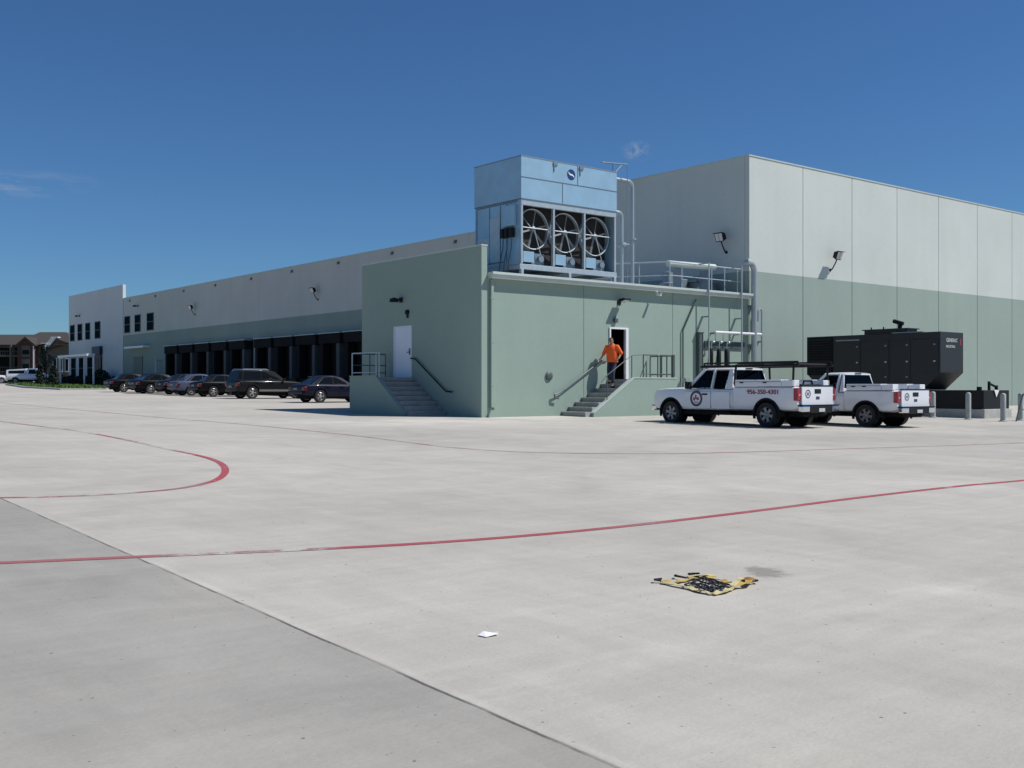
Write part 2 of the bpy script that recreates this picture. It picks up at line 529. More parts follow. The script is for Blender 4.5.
def wisp(px, py, wx, wy, amount, sc, seed):
    """a small thin cloud in a fixed direction of the sky"""
    u, v = (px - 512) / 1063, -(py - 387) / 1063
    d = Vector((u * .7785 + .6279, -.6279 * u + .7785, v)).normalized()
    r = Vector((.7785, -.6279, 0)); r = (r - d * r.dot(d)).normalized(); up = r.cross(d)
    def dot(vec):
        n = nt.nodes.new('ShaderNodeVectorMath'); n.operation = 'DOT_PRODUCT'; nt.links.new(D, n.inputs[0]); n.inputs[1].default_value = vec
        return n.outputs['Value']
    a = t.math('DIVIDE', dot(r), wx / 1063); b = t.math('DIVIDE', dot(up), wy / 1063)
    q = t.math('SQRT', t.math('ADD', t.math('MULTIPLY', a, a), t.math('MULTIPLY', b, b)))
    front = t.ramp(dot(d), .5, .6)
    n = t.noise(t.scalev(D, (seed, seed, seed * sc)), 1., 6, .65)
    f = t.math('MULTIPLY', t.ramp(q, .1, 1.1, 1, 0), t.ramp(n, .42, .72))
    return t.math('MULTIPLY', t.math('MULTIPLY', f, front), amount)


f = t.math('ADD', wisp(12, 184, 75, 13, .32, 5., 26), wisp(637, 151, 16, 10, .55, 1.2, 130))
f = t.math('ADD', f, wisp(860, 245, 170, 60, .10, 2., 22))
tn = nt.nodes.new('ShaderNodeVectorMath'); tn.operation = 'MULTIPLY'; nt.links.new(sky.outputs[0], tn.inputs[0]); tn.inputs[1].default_value = (.315, .53, .78)
c = t.mix(f, tn.outputs[0], (4.6, 4.9, 5.2))
bg = nt.nodes['Background']; nt.links.new(c, bg.inputs['Color']); bg.inputs['Strength'].default_value = .1

S.view_settings.view_transform = 'Standard'; S.view_settings.look = 'None'; S.view_settings.exposure = 0; S.view_settings.gamma = 1
S.render.engine = 'CYCLES'
S.render.resolution_x = 1024; S.render.resolution_y = 768


# ------------------------------------------------------------------ ground
def strip_sheet(xs, ys, dz=0.):
    m = MB(); g = [[m.bm.verts.new((x, y, gz(y) + dz)) for x in xs] for y in ys]
    for i in range(len(ys) - 1):
        for j in range(len(xs) - 1):
            m._f([g[i][j], g[i][j + 1], g[i + 1][j + 1], g[i + 1][j]])
    return m


tag(strip_sheet([-3500, -400, -100, 0, 100, 400, 3500], [-3500, -60, 0, 60, 145, 400, 3500]).build('ground', M['yard']), kind='structure')
f = strip_sheet([-3400, -800, -100, 300, 3400], [172, 400, 900, 3400], .004).build('field', M['field']); tag(f, kind='structure')


def painted_line(pts, wd, m, name='painted_line', label=None):
    """pts smoothed with Catmull-Rom, ribbon 4 mm over the concrete"""
    P = [Vector((x, y, 0)) for x, y in pts]; out = []
    for i in range(len(P) - 1):
        a, b, c_, d = P[max(i - 1, 0)], P[i], P[i + 1], P[min(i + 2, len(P) - 1)]
        n = max(2, int((c_ - b).length / .35))
        for k in range(n):
            u = k / n
            out.append(.5 * ((2 * b) + (c_ - a) * u + (2 * a - 5 * b + 4 * c_ - d) * u * u + (3 * b - a - 3 * c_ + d) * u ** 3))
    out.append(P[-1])
    mb = MB(); prev = None
    for i, p in enumerate(out):
        tt = (out[min(i + 1, len(out) - 1)] - out[max(i - 1, 0)]).normalized(); nn = Vector((-tt.y, tt.x, 0)) * wd / 2
        a, b = p + nn, p - nn
        v = [mb.bm.verts.new((q.x, q.y, gz(q.y) + .004)) for q in (a, b)]
        if prev: mb._f([prev[0], prev[1], v[1], v[0]])
        prev = v
    o = mb.build(name, m); tag(o, kind='structure')
    return o


painted_line([(-3, 11.2), (-.4, 10.3), (2.17, 9.28), (3.15, 8.92), (4.25, 8.5), (5.28, 8.17), (6.37, 7.95), (7.74, 7.83), (9.67, 7.83), (12.28, 7.93), (14.78, 7.93), (16.6, 7.8), (24, 7.4), (34, 6.9)], .115, M['line'])
painted_line([(8.2, 44), (8.35, 34.34), (8.53, 31.0), (8.6, 28), (8.4, 24.48), (8.1, 21.2), (7.95, 19.37), (7.75, 18.07), (7.39, 16.82), (6.82, 15.5), (6.2, 14.5), (5.5, 13.88), (4.9, 13.70), (4.25, 13.70), (3.7, 13.86), (3.3, 14.05), (1.5, 14.9), (-2, 16.2)], .115, M['line'])
painted_line([(13.1, 60), (13.44, 42.1), (13.56, 36.1), (13.9, 30.3), (13.8, 24.2), (13.5, 20.96), (13.3, 18.2), (14.1, 16.1), (16.53, 14.5), (20.27, 13.65), (24.42, 12.8), (32, 11.6)], .13, M['line_faded'])

# grass island with its kerb, far left
isl = [(30.3, 93.4), (26.7, 94.0), (27.0, 106.8), (30.5, 128.), (33.5, 133.), (36.6, 133.), (36.6, 108), (34, 96)]
def poly_sheet(poly, dz, h):
    mb = MB(); n = len(poly)
    a = [mb.bm.verts.new((x, y, gz(y) + dz)) for x, y in poly]; b = [mb.bm.verts.new((x, y, gz(y) + dz - h)) for x, y in poly]
    mb._f(a)
    for i in range(n): mb._f([a[i], b[i], b[(i + 1) % n], a[(i + 1) % n]])
    return mb
cx = sum(p[0] for p in isl) / 8; cy = sum(p[1] for p in isl) / 8
o = poly_sheet(isl, .14, .2).build('kerb', M['concrete']); tag(o, kind='structure')
gi = [(cx + (x - cx) * .93, cy + (y - cy) * .985) for x, y in isl]
mb = poly_sheet(gi, .15, .006)
for i in range(2600):
    while True:
        x, y = random.uniform(26.5, 36.6), random.uniform(93.5, 133)
        ins = False; n = 8
        for a in range(n):
            x1, y1 = gi[a]; x2, y2 = gi[(a + 1) % n]
            if (y1 > y) != (y2 > y) and x < (x2 - x1) * (y - y1) / (y2 - y1) + x1: ins = not ins
        if ins: break
    a = random.uniform(0, pi); h = random.uniform(.08, .2); d = .12
    mb._f(mb.verts([(x - d * cos(a), y - d * sin(a), gz(y) + .15), (x + d * cos(a), y + d * sin(a), gz(y) + .15), (x + random.uniform(-.06, .06), y, gz(y) + .15 + h)]))
tag(mb.build('grass', M['grass']), kind='stuff')
o = strip_sheet([31.2, 35.6], [106, 118], .158).build('path', M['concrete']); tag(o, kind='structure')

# ------------------------------------------------------------------ warehouse
WX, WY = 38.96, 31.04
wh = thing('warehouse', 'long warehouse with beige upper walls over a green band and truck docks', 'warehouse', (WX, WY, gz(WY)))


def panel_wall(axis, at, edges, z0, z1, th, gap=.022):
    """row of concrete panels with open joints and a dark backing; axis 'x': face looks to -Y at y=at; 'y': face looks to -X at x=at"""
    mb = MB()
    for a, b in zip(edges, edges[1:]):
        if axis == 'x': mb.box(a + gap / 2, b - gap / 2, at, at + th, z0, z1)
        else: mb.box(at, at + th, a + gap / 2, b - gap / 2, z0, z1)
    if axis == 'x': mb.box(edges[0] + .05, edges[-1] - .05, at + .03, at + th - .02, z0, z1 - .03)
    else: mb.box(at + .03, at + th - .02, edges[0] + .05, edges[-1] - .05, z0, z1 - .03)
    return mb


HZ = 12.13
ed = [WX, 43.03, 47.12, 51.25, 55.43, 59.7, 63.86] + [63.86 + 4.15 * i for i in range(1, 7)]
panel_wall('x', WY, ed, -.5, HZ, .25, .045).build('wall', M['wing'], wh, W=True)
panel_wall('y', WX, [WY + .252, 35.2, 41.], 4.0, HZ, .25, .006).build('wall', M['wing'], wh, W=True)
MB().box(WX + .252, 88, 41.0, 41.25, 9, HZ).build('wall', M['wing'], wh, W=True)
MB().box(WX + .252, 88, WY + .252, 40.99, HZ - .5, HZ - .25).build('roof', M['roof'], wh, W=True)
mb = MB().box(WX - .015, 88.9, WY - .03, WY + .27, HZ + .002, HZ + .06).box(WX - .03, WX + .27, WY + .272, 41.2, HZ + .002, HZ + .06)
mb.build('coping', M['trim'], wh, W=True)
DZ = 10.98
ydock = [41.0, 45.2, 52.5, 59.8, 67.1, 74.4, 81.7, 89., 96.3, 103.6, 108.9, 114.4]
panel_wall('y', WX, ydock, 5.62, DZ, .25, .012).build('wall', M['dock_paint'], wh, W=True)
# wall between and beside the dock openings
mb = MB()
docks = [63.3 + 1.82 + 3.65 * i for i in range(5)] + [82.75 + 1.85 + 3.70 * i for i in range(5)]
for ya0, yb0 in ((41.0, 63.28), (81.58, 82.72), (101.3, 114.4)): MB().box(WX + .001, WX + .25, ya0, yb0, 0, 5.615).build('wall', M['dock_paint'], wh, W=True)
OZ = 12.5
panel_wall('y', WX - .06, [114.4, 121., 127.3, 133.4], 0, OZ, .32, .012).build('wall', M['office'], wh, W=True)
MB().box(WX + .27, 70, 133.1, 133.4, 0, OZ).build('wall', M['office'], wh, W=True)
MB().box(WX + .27, 88, 41.3, 133.05, DZ - .4, DZ - .2).build('roof', M['roof'], wh, W=True)
MB().box(WX - .04, WX + .29, 41.0, 114.36, DZ + .002, DZ + .07).build('coping', M['trim'], wh, W=True)
for i in range(10):
    y = 46.5 + 7.3 * i
    MB().box(WX - .08, WX - .002, y, y + .22, DZ - .42, DZ - .26).box(WX - .12, WX - .085, y - .03, y + .25, DZ - .46, DZ - .42).build('scupper', M['rail'], wh, W=True)


def window(x, y0, y1, z0, z1):
    f = MB()
    t_ = .07
    f.box(x - .05, x - .003, y0, y1, z1 - t_, z1).box(x - .05, x - .003, y0, y1, z0, z0 + t_)
    f.box(x - .05, x - .003, y0, y0 + t_, z0 + t_, z1 - t_).box(x - .05, x - .003, y1 - t_, y1, z0 + t_, z1 - t_)
    f.box(x - .045, x - .003, y0 + t_, y1 - t_, (z0 + z1) / 2 - .03, (z0 + z1) / 2 + .03)
    fo = f.build('window', M['rail'], wh, W=True)
    MB().box(x - .028, x - .010, y0 + t_, y1 - t_, z0 + t_, z1 - t_).build('pane', M['window_glass'], fo, W=True)


for y0, y1 in ((131.1, 132.8), (128.2, 129.9), (125.3, 127.0), (121.7, 123.6)): window(WX - .06, y0, y1, 7.0, 8.95)
for y0, y1 in ((112.3, 114.0), (109.2, 110.9), (105.5, 107.4)): window(WX, y0, y1, 7.25, 9.05)
for y0, y1 in ((130.6, 132.4), (127.2, 129.4), (124.3, 126.3)): window(WX - .06, y0, y1, 2.5, 5.0)
# entrance: maroon panel under a navy sign board, side door and canopy
e = MB().box(WX - .25, WX - .062, 121.1, 123.6, 1.5, 5.15).build('entrance_door', M['maroon'], wh, W=True)
for y in (121.8, 122.7): MB().box(WX - .29, WX - .252, y, y + .07, 1.7, 4.9).build('mullion', M['rail'], e, W=True)
MB().box(WX - .4, WX - .062, 121.0, 123.7, 5.2, 6.1).build('entrance_canopy', M['navy'], wh, W=True)
MB().box(WX - .8, WX - .003, 106.4, 112.0, 5.52, 5.74).build('awning', M['white'], wh, W=True, bevel=.02)
MB().box(WX - .06, WX - .003, 108.6, 111.2, 1.5, 4.7).build('side_door', M['rail'], wh, W=True)
# docks
for y in docks:
    zb = 2.35
    dr = MB().box(WX + .12, WX + .2, y - 1.3, y + 1.3, zb, 4.9).build('dock_door', M['black'], wh, W=True)
    MB().box(WX + .02, WX + .25, y - 1.8, y - 1.302, 0, 5.61).box(WX + .02, WX + .25, y + 1.302, y + 1.8, 0, 5.61).box(WX + .02, WX + .25, y - 1.3, y + 1.3, 0, zb - .01).box(WX + .02, WX + .25, y - 1.3, y + 1.3, 4.91, 5.61).build('shade_surround', M['black'], dr, W=True)  # black panels stand for the wall shaded by the header
    p = MB().box(WX - .62, WX + .018, y - 1.42, y - .98, 2.2, 4.72)
    p.build('side_pad', M['dock_grey'], dr, W=True, bevel=.03)
    MB().box(WX - .62, WX + .018, y + .98, y + 1.42, 2.2, 4.72).build('side_pad', M['dull_black'], dr, W=True, bevel=.03)
    MB().box(WX - .66, WX + .018, y - 1.58, y + 1.58, 4.74, 5.46).build('head_pad', M['dull_black'], dr, W=True, bevel=.03)
    MB().box(WX - .72, WX - .003, y - 1.62, y + 1.62, 5.47, 5.53).build('lit_top_trim', M['trim'], dr, W=True)  # pale trim also carries the light caught along the shelter top
    for q in (-1.05, 1.05): MB().box(WX - .16, WX + .018, y + q - .15, y + q + .15, 1.75, 2.2).build('bumper', M['rubber'], dr, W=True)

# ------------------------------------------------------------------ annex
AX, AY1 = 23.6, 39.5
ax = thing('equipment_annex', 'green flat roofed equipment room standing forward of the warehouse docks', 'building', (AX, WY, gz(WY)))
mb = MB().box(AX, AX + .26, WY, 35.66, -.2, 6.74)
mb.box(AX, AX + .26, 36.98, AY1, -.2, 6.74).box(AX, AX + .26, 35.66, 36.98, -.2, 1.90).box(AX, AX + .26, 35.66, 36.98, 4.02, 6.74)
mb.box(AX + .06, AX + .26, 35.66, 36.98, 1.90, 4.02)
mb.build('wall', M['annex'], ax, W=True)
# front wall with the open doorway and two panel joints
mb = MB()
XA = AX + .262
for a, b in ((XA, 28.70), (28.725, 30.10), (31.17, 33.86), (33.885, WX - .003)):
    mb.box(a, b, WY + .02, WY + .26, -.2, 5.58)
mb.box(30.10, 31.17, WY + .02, WY + .26, -.2, 1.86).box(30.10, 31.17, WY + .02, WY + .26, 3.98, 5.58)
mb.box(XA + .02, 30.0, WY + .06, WY + .25, 0, 5.5).box(31.3, WX - .1, WY + .06, WY + .25, 0, 5.5)
mb.build('wall', M['annex'], ax, W=True)
MB().box(XA, WX - .003, AY1 - .26, AY1, 0, 6.74).build('wall', M['annex'], ax, W=True)
MB().box(XA, WX - .003, WY + .02, AY1 - .262, 5.585, 5.70).build('roof', M['roof'], ax, W=True)
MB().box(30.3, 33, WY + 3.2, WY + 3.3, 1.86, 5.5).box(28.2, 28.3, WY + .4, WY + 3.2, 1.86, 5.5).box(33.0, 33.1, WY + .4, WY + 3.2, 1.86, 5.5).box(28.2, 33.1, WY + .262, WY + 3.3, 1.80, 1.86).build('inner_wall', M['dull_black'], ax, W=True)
g_ = MB().prism([(AX + .3, WY - .24, 5.56), (AX + .3, WY - .27, 5.78), (AX + .3, WY + .02, 5.78), (AX + .3, WY + .02, 5.72), (AX + .3, WY + .015, 5.56)], (WX - AX - .34, 0, 0))
g_.box(AX + .3, WX - .06, WY - .31, WY - .272, 5.70, 5.79)
g_.build('gutter', M['trim'], ax, W=True)
mb = MB().box(AX - .01, AX + .275, WY - .012, AY1 + .01, 6.742, 6.79)
mb.build('coping', M['trim'], ax, W=True)
mb = MB().box(23.99, 24.10, WY - .09, WY + .015, .75, 5.5).box(23.99, 24.10, WY - .26, WY - .092, .70, .80)
for z in (1.6, 3.2, 4.8): mb.box(23.96, 24.13, WY - .10, WY - .094, z, z + .05)
mb.build('downspout', M['annex'], ax, W=True, bevel=.008)
d = MB().box(AX + .015, AX + .055, 35.72, 36.92, 1.90, 3.96).build('door', M['door_white'], ax, W=True)
MB().box(AX - .012, AX + .05, 35.66, 35.715, 1.9, 4.02).box(AX - .012, AX + .05, 36.925, 36.98, 1.9, 4.02).box(AX - .012, AX + .05, 35.715, 36.925, 3.965, 4.02).build('frame', M['door_white'], d, W=True)
MB().tube([(AX + .014, 35.82, 2.95), (AX - .05, 35.82, 2.95), (AX - .05, 35.95, 2.95)], .014).box(AX, AX + .0145, 35.78, 35.87, 2.85, 3.1).build('handle', M['rail'], d, W=True)
d = MB().box(30.10, 30.17, WY - .03, WY + .06, 1.86, 3.98).box(31.03, 31.17, WY - .03, WY + .06, 1.86, 3.98).box(30.17, 31.03, WY - .03, WY + .06, 3.91, 3.98).build('door_frame', M['white'], ax, W=True)
MB().box(30.05, 30.095, WY + .27, WY + 1.1, 1.87, 3.9).build('open_door', M['door_white'], d, W=True)
# round cap and its stub on the front wall
mb = MB(); mb.lathe([(.17, 0), (.17, .05), (.12, .08), (.05, .09)], 20, face_T((26.87, WY + .018, 1.97), (1, 0, 0), (0, 0, 1)), closed=False)
mb.build('wall_cap', M['rail'], ax, W=True, smooth=True)


# ------------------------------------------------------------------ stairs
def railing(parent, pts, h, posts, m, mids=(.12,), r=.022, name='guard_rail'):
    mb = MB()
    P = [Vector(p) for p in pts]
    mb.tube([p + Vector((0, 0, h)) for p in P], r, 8)
    for k in mids: mb.tube([p + Vector((0, 0, k)) for p in P], r * .8, 8)
    for p in posts: mb.tube([Vector(p), Vector(p) + Vector((0, 0, h))], r, 8)
    return mb.build(name, m, parent, smooth=True, W=True)


def make_stairs(label, base, along_x, x_top, x_bot, w0, w1, x_far, ztop, n, railm, wall_side):
    """stairs beside a wall. u = run direction coordinate, w0 wall side / w1 outer side"""
    s = thing('concrete_stairs', label, 'stairs', base)
    def P(u, v, z): return (u, v, z) if along_x else (v, u, z)
    def bx(mb, u0, u1, v0, v1, z0, z1):
        a, b = P(u0, v0, z0), P(u1, v1, z1)
        mb.box(min(a[0], b[0]), max(a[0], b[0]), min(a[1], b[1]), max(a[1], b[1]), z0, z1)
    zg = base[2]; rise = (ztop - zg) / n; run = (x_top - x_bot) / (n - 1)
    sg = 1 if x_top > x_bot else -1
    cu = .16 * (1 if w1 > w0 else -1)
    mb = MB()
    for i in range(n - 1):
        u0 = x_bot + run * i; u1 = x_bot + run * (i + 1)
        bx(mb, u0, u1 - sg * .001, w0, w1 - cu - (.002 if cu > 0 else -.002), zg - .2, zg + rise * (i + 1))
        bx(mb, u0 - sg * .03, u0 - sg * .001, w0, w1 - cu - (.002 if cu > 0 else -.002), zg + rise * (i + 1) - .05, zg + rise * (i + 1))
    mb.build('step', M['step_concrete'], s, W=True, bevel=.008)
    mb = MB(); bx(mb, x_top, x_far, w0, w1 - cu - (.002 if cu > 0 else -.002), zg - .2, ztop)
    mb.build('landing', M['step_concrete'], s, W=True)
    poly = [P(x_bot + run * .8, w1 - cu, zg - .2), P(x_far, w1 - cu, zg - .2), P(x_far, w1 - cu, ztop + .03), P(x_top, w1 - cu, ztop + .03), P(x_bot + run * .8, w1 - cu, zg + .12)]
    mb = MB().prism(poly, Vector(P(0, cu, 0)))
    mb.build('side_wall', M['annex'], s, W=True)
    poly = [Vector(P(u, w1 - cu * 1.12, z)) for u, z in ((x_far, ztop + .032), (x_top, ztop + .032), (x_bot + run * .8, zg + .122), (x_bot + run * .8, zg + .16), (x_top - run * .1, ztop + .07), (x_far, ztop + .07))]
    MB().prism(poly, Vector(P(0, cu * 1.24, 0))).build('kerb_cap', M['trim'] if along_x else M['annex'], s, W=True)
    return s, P, rise, run


# front stairs (rise along +X in front of the front wall)
zg = gz(30.3)
st, P, rise, run = make_stairs('concrete steps rising to the open doorway beside the white pickup', (27.5, 30.3, zg), True, 30.0, 27.55, WY + .015, 29.55, 32.45, 1.86, 8, M['rail'], 1)
zt = 1.93
for x0, x1, ps in ((30.62, 31.45, 2), (31.6, 32.36, 2)):
    railing(st, [(x0, 29.64, zt), (x1, 29.64, zt)], .90, [(x0, 29.64, zt), (x1, 29.64, zt), ((x0 + x1) / 2, 29.64, zt)] if x0 > 31 else [(x0, 29.64, zt), (x1, 29.64, zt)], M['rail'], mids=(.14,), r=.026)
railing(st, [(32.38, 29.72, 1.86), (32.38, 30.95, 1.86)], .96, [(32.38, 29.72, 1.86), (32.38, 30.3, 1.86), (32.38, 30.95, 1.86)], M['rail'], mids=(.2,), r=.026)
MB().box(32.30, 32.40, 29.58, 29.70, 1.96, 2.86).build('end_post', M['rail'], st, W=True)
hr = [(27.28, 30.93, 1.10), (27.08, 30.93, 1.14), (27.05, 30.93, 1.26), (27.2, 30.93, 1.30), (27.5, 30.93, 1.42), (29.85, 30.93, 2.78), (30.05, 30.93, 2.80)]
mb = MB().tube(hr, .03, 8)
for k in (.1, .55, .95):
    x = 27.5 + 2.3 * k; z = 1.42 + (2.78 - 1.42) * k * .98
    mb.tube([(x, 30.93, z - .02), (x, WY + .01, z - .08)], .012, 6)
mb.build('handrail', M['rail'], st, smooth=True, W=True)
hr = [(28.3, 29.62, 1.72), (28.5, 29.62, 1.94), (29.95, 29.62, 2.80), (30.5, 29.62, 2.83)]
mb = MB().tube(hr, .018, 8)
for x, z0, z1 in ((28.6, .90, 1.99), (29.95, 1.8, 2.79)): mb.tube([(x, 29.62, z0 + .02), (x, 29.62, z1)], .02, 8)
mb.build('handrail', M['rail'], st, smooth=True, W=True)

# left stairs (rise along +Y beside the shaded wall)
zg = gz(33.5)
sl_, P, rise, run = make_stairs('shaded concrete steps climbing to the white door at the annex end', (22.7, 33.3, zg), False, 35.5, 33.3, AX - .003, 21.8, 37.45, 1.93, 8, M['rail_light'], 1)
railing(sl_, [(21.88, 35.55, 2.0), (21.88, 37.38, 2.0)], .90, [(21.88, 35.55, 1.99), (21.88, 37.38, 1.99)], M['rail_light'], mids=(.12,), r=.026)  # pale colour stands for the light this outer rail catches
railing(sl_, [(21.95, 37.38, 1.93), (23.45, 37.38, 1.93)], .96, [(22.7, 37.38, 1.93), (23.1, 37.38, 1.93), (23.45, 37.38, 1.93)], M['rail'], mids=(.2, .5), r=.024)
mb = MB().tube([(21.88, 35.34, 1.92), (21.88, 35.34, 2.88), (21.88, 35.52, 2.9)], .026, 8)
mb.build('guard_rail', M['rail_light'], sl_, smooth=True, W=True)
mb = MB().tube([(23.5, 35.6, 2.70), (23.5, 35.25, 2.66), (23.5, 33.15, 1.38), (23.5, 32.75, 1.36)], .028, 8)
for y, z in ((35.1, 2.56), (34.2, 2.02), (33.2, 1.41)): mb.tube([(23.5, y, z), (23.595, y, z - .06)], .012, 6)
mb.build('handrail', M['black'], sl_, smooth=True, W=True)


# ------------------------------------------------------------------ floodlights  (local +x = out of the wall)
def floodlight(label, loc, rz, group='floodlights on the warehouse walls'):
    f = thing('wall_floodlight', label, 'floodlight', loc, rz, group)
    MB().tube([(0, 0, -.72), (.12, 0, -.70), (.34, 0, -.38), (.46, 0, -.12)], .035, 8).lathe([(.09, 0), (.09, .03)], 12, face_T((.0, 0, -.72), (0, 1, 0), (0, 0, 1)), closed=False).build('arm', M['black'], f, smooth=True)
    T = Matrix.Translation((.52, 0, .08)) @ Matrix.Rotation(R(18), 4, 'Y')
    h = MB().prism([T @ Vector(p) for p in ((-.14, -.26, -.16), (.12, -.29, -.25), (.12, -.29, .27), (-.14, -.26, .16))], T.to_3x3() @ Vector((0, .54, 0))).box(.10, .24, -.32, .32, .25, .275, T)
    h.build('housing', M['black'], f, bevel=.02)
    MB().box(.121, .130, -.24, -.015, -.2, .22, T).box(.121, .130, .015, .24, -.2, .22, T).build('lens', M['lamp_lens'], f)
    return f


fl = floodlight('black floodlight on the sunlit front wall of the tall wing', (45.25, WY, 7.95), R(-90))
fl.scale = (.85, .85, .85)
def put_flood(label, loc, rz):
    c_ = copy_tree(fl); c_.location = loc; c_.rotation_euler = (0, 0, rz); c_['label'] = label
    return c_
put_flood('twin-lens black floodlight high on the shaded side wall of the tall wing', (WX, 32.35, 8.45), R(180))
put_flood('black floodlight above the docks, nearer the green annex', (WX, 71.6, 8.76), R(180))
put_flood('small black floodlight above the docks, farther from the annex', (WX, 95.0, 8.85), R(180))


def wall_pack(label, loc, rz):
    f = thing('wall_lamp', label, 'lamp', loc, rz, 'wall lamps over doors and windows')
    MB().box(0, .06, -.09, .09, -.1, .1).tube([(.05, 0, 0), (.16, 0, .03), (.30, 0, .02)], .03, 8).build('bracket', M['black'], f)
    MB().lathe([(.05, .08), (.17, .03), (.20, -.08), (.16, -.10)], 16, Matrix.Translation((.36, 0, 0)), closed=False).build('shade', M['black'], f, smooth=True)
    return f


wp = wall_pack('black wall lamp over the white door at the annex end', (AX, 36.4, 5.08), R(180))
c_ = copy_tree(wp); c_.location = (WX - .06, 129.2, 9.9); c_['label'] = 'small dark lamp over the row of four office windows'
c_ = copy_tree(wp); c_.location = (WX, 110.0, 9.95); c_['label'] = 'small dark lamp over the row of three windows beside the office corner'
# wider area lamp above the front doorway
f = thing('wall_lamp', 'black boxy area lamp above the open front doorway', 'lamp', (30.66, WY + .02, 5.0), R(-90), 'wall lamps over doors and windows')
f.scale = (.62, .8, .8)
MB().box(0, .05, -.12, .12, -.12, .1).tube([(.05, 0, -.02), (.3, 0, .06)], .035, 8).build('bracket', M['black'], f)
MB().prism([(.28, -.24, .0), (.85, -.24, .10), (.82, -.24, .20), (.28, -.24, .16)], (0, .48, 0)).build('housing', M['black'], f, bevel=.02)
MB().prism([(.42, -.19, .019), (.78, -.19, .082), (.78, -.19, .076), (.42, -.19, .013)], (0, .38, 0)).build('lens', M['lamp_lens'], f)
f = thing('door_bell', 'small round black bell below the lamp by the white annex door', 'bell', (AX, 35.93, 4.55), R(180))
MB().lathe([(.02, .12), (.09, .10), (.11, .04), (.11, 0)], 14, face_T((0, 0, 0), (0, 1, 0), (0, 0, 1)), closed=False).build('gong', M['black'], f, smooth=True)
MB().box(0, .05, -.05, .05, -.22, -.115).build('base', M['black'], f)
f = thing('door_buzzer', 'small grey buzzer box just above the front doorway', 'buzzer', (30.42, WY + .02, 4.25), R(-90))
MB().box(0, .12, -.09, .09, -.08, .08).build('box', M['rail'], f, bevel=.01)
MB().tube([(.05, 0, .08), (.05, 0, .2)], .015, 6).build('conduit', M['rail'], f)
f = thing('security_camera', 'small white camera hanging below the annex gutter', 'camera', (32.62, WY - .2, 5.56), R(-90))
f.scale = (.6, .6, .7)
MB().box(-.1, .1, -.05, .05, -.04, 0).tube([(0, 0, -.03), (.16, 0, -.14)], .02, 6).build('mount', M['white'], f)
MB().tube([(.08, 0, -.20), (.46, 0, -.24)], .075, 10).box(.02, .52, -.09, .09, -.15, -.135).build('camera_body', M['white'], f)

# ------------------------------------------------------------------ evaporative condenser
cd = thing('evaporative_condenser', 'big galvanised condenser with three belt driven fans on the annex roof', 'condenser', (25.77, 31.4, 5.705))
L_, W_, b0 = 5.06, 2.93, .34
z1, z2, z3 = .58, 3.06, 4.70
mb = MB()
for y in (0, W_ - .12): mb.box(-.05, L_ + .05, y, y + .12, b0 + .02, b0 + .22)
for x in (0, 2.5, L_ - .12): mb.box(x, x + .12, .121, W_ - .121, b0 + .04, b0 + .20)
for x in (0, 2.45, L_ - .12):
    for y in (-.02, W_ - .12): mb.box(x, x + .12, y, y + .14, 0, b0 + .018)
mb.box(.6, .72, .02, .06, 0, .2, Matrix.Translation((.2, 0, -.01)) @ Matrix.Rotation(R(25), 4, 'Y'))
mb.build('base_frame', M['galv'], cd, bevel=.008)
# upper coil casing
MB().box(-.02, L_ + .02, -.03, W_ + .03, z2, z3).build('upper_casing', M['galv_panel'], cd, bevel=.012)
mb = MB()
zs = 3.88
mb.box(-.026, L_ + .026, -.036, -.0305, zs - .02, zs + .02).box(2.88, 2.92, -.036, -.0305, zs + .021, z3 - .03).box(2.07, 2.11, -.036, -.0305, z2 + .03, zs - .021)
mb.box(-.03, L_ + .03, -.038, .1, z2 - .035, z2 - .003).box(-.028, -.003, .101, W_, z2 - .035, z2 - .003)  # dark strips painted as the shadow line under the upper casing
mb.build('seam_and_shadow_line', M['seam'], cd)
mb = MB().box(-.03, L_ + .03, -.04, -.031, z3 - .03, z3 + .012).box(-.03, -.021, -.0305, W_ + .04, z3 - .03, z3 + .012).box(-.03, L_ + .03, W_ + .031, W_ + .04, z3 - .03, z3 + .012).box(L_ + .021, L_ + .03, -.0305, W_ + .0305, z3 - .03, z3 + .012)
mb.build('top_rim', M['galv_dark'], cd)
for x in (1.6, 2.98):
    MB().box(x, x + .22, -.075, -.037, z3 - .16, z3 - .05).tube([(x + .04, -.05, z3 - .15), (x + .04, -.05, z3 - .42)], .02, 6).build('lifting_lug', M['galv_dark'], cd)
# logo: blue disc, pale diagonal swoosh
T = face_T((2.55, -.0305, 4.27), (1, 0, 0), (0, 0, 1))
lg = MB().lathe([(.215, 0), (.215, .008)], 24, T, closed=False).build('badge', M['blue_badge'], cd)
pts = []
for i in range(9):
    u = -1 + i / 4
    pts.append((u * .15, -u * .12 + .05 * sin(u * 2.4) + .03, .0085))
for i in range(8, -1, -1):
    u = -1 + i / 4
    pts.append((u * .15, -u * .12 + .05 * sin(u * 2.4) - .035, .0085))
MB().prism(pts, (0, 0, .004), T).build('swoosh', M['white'], lg)
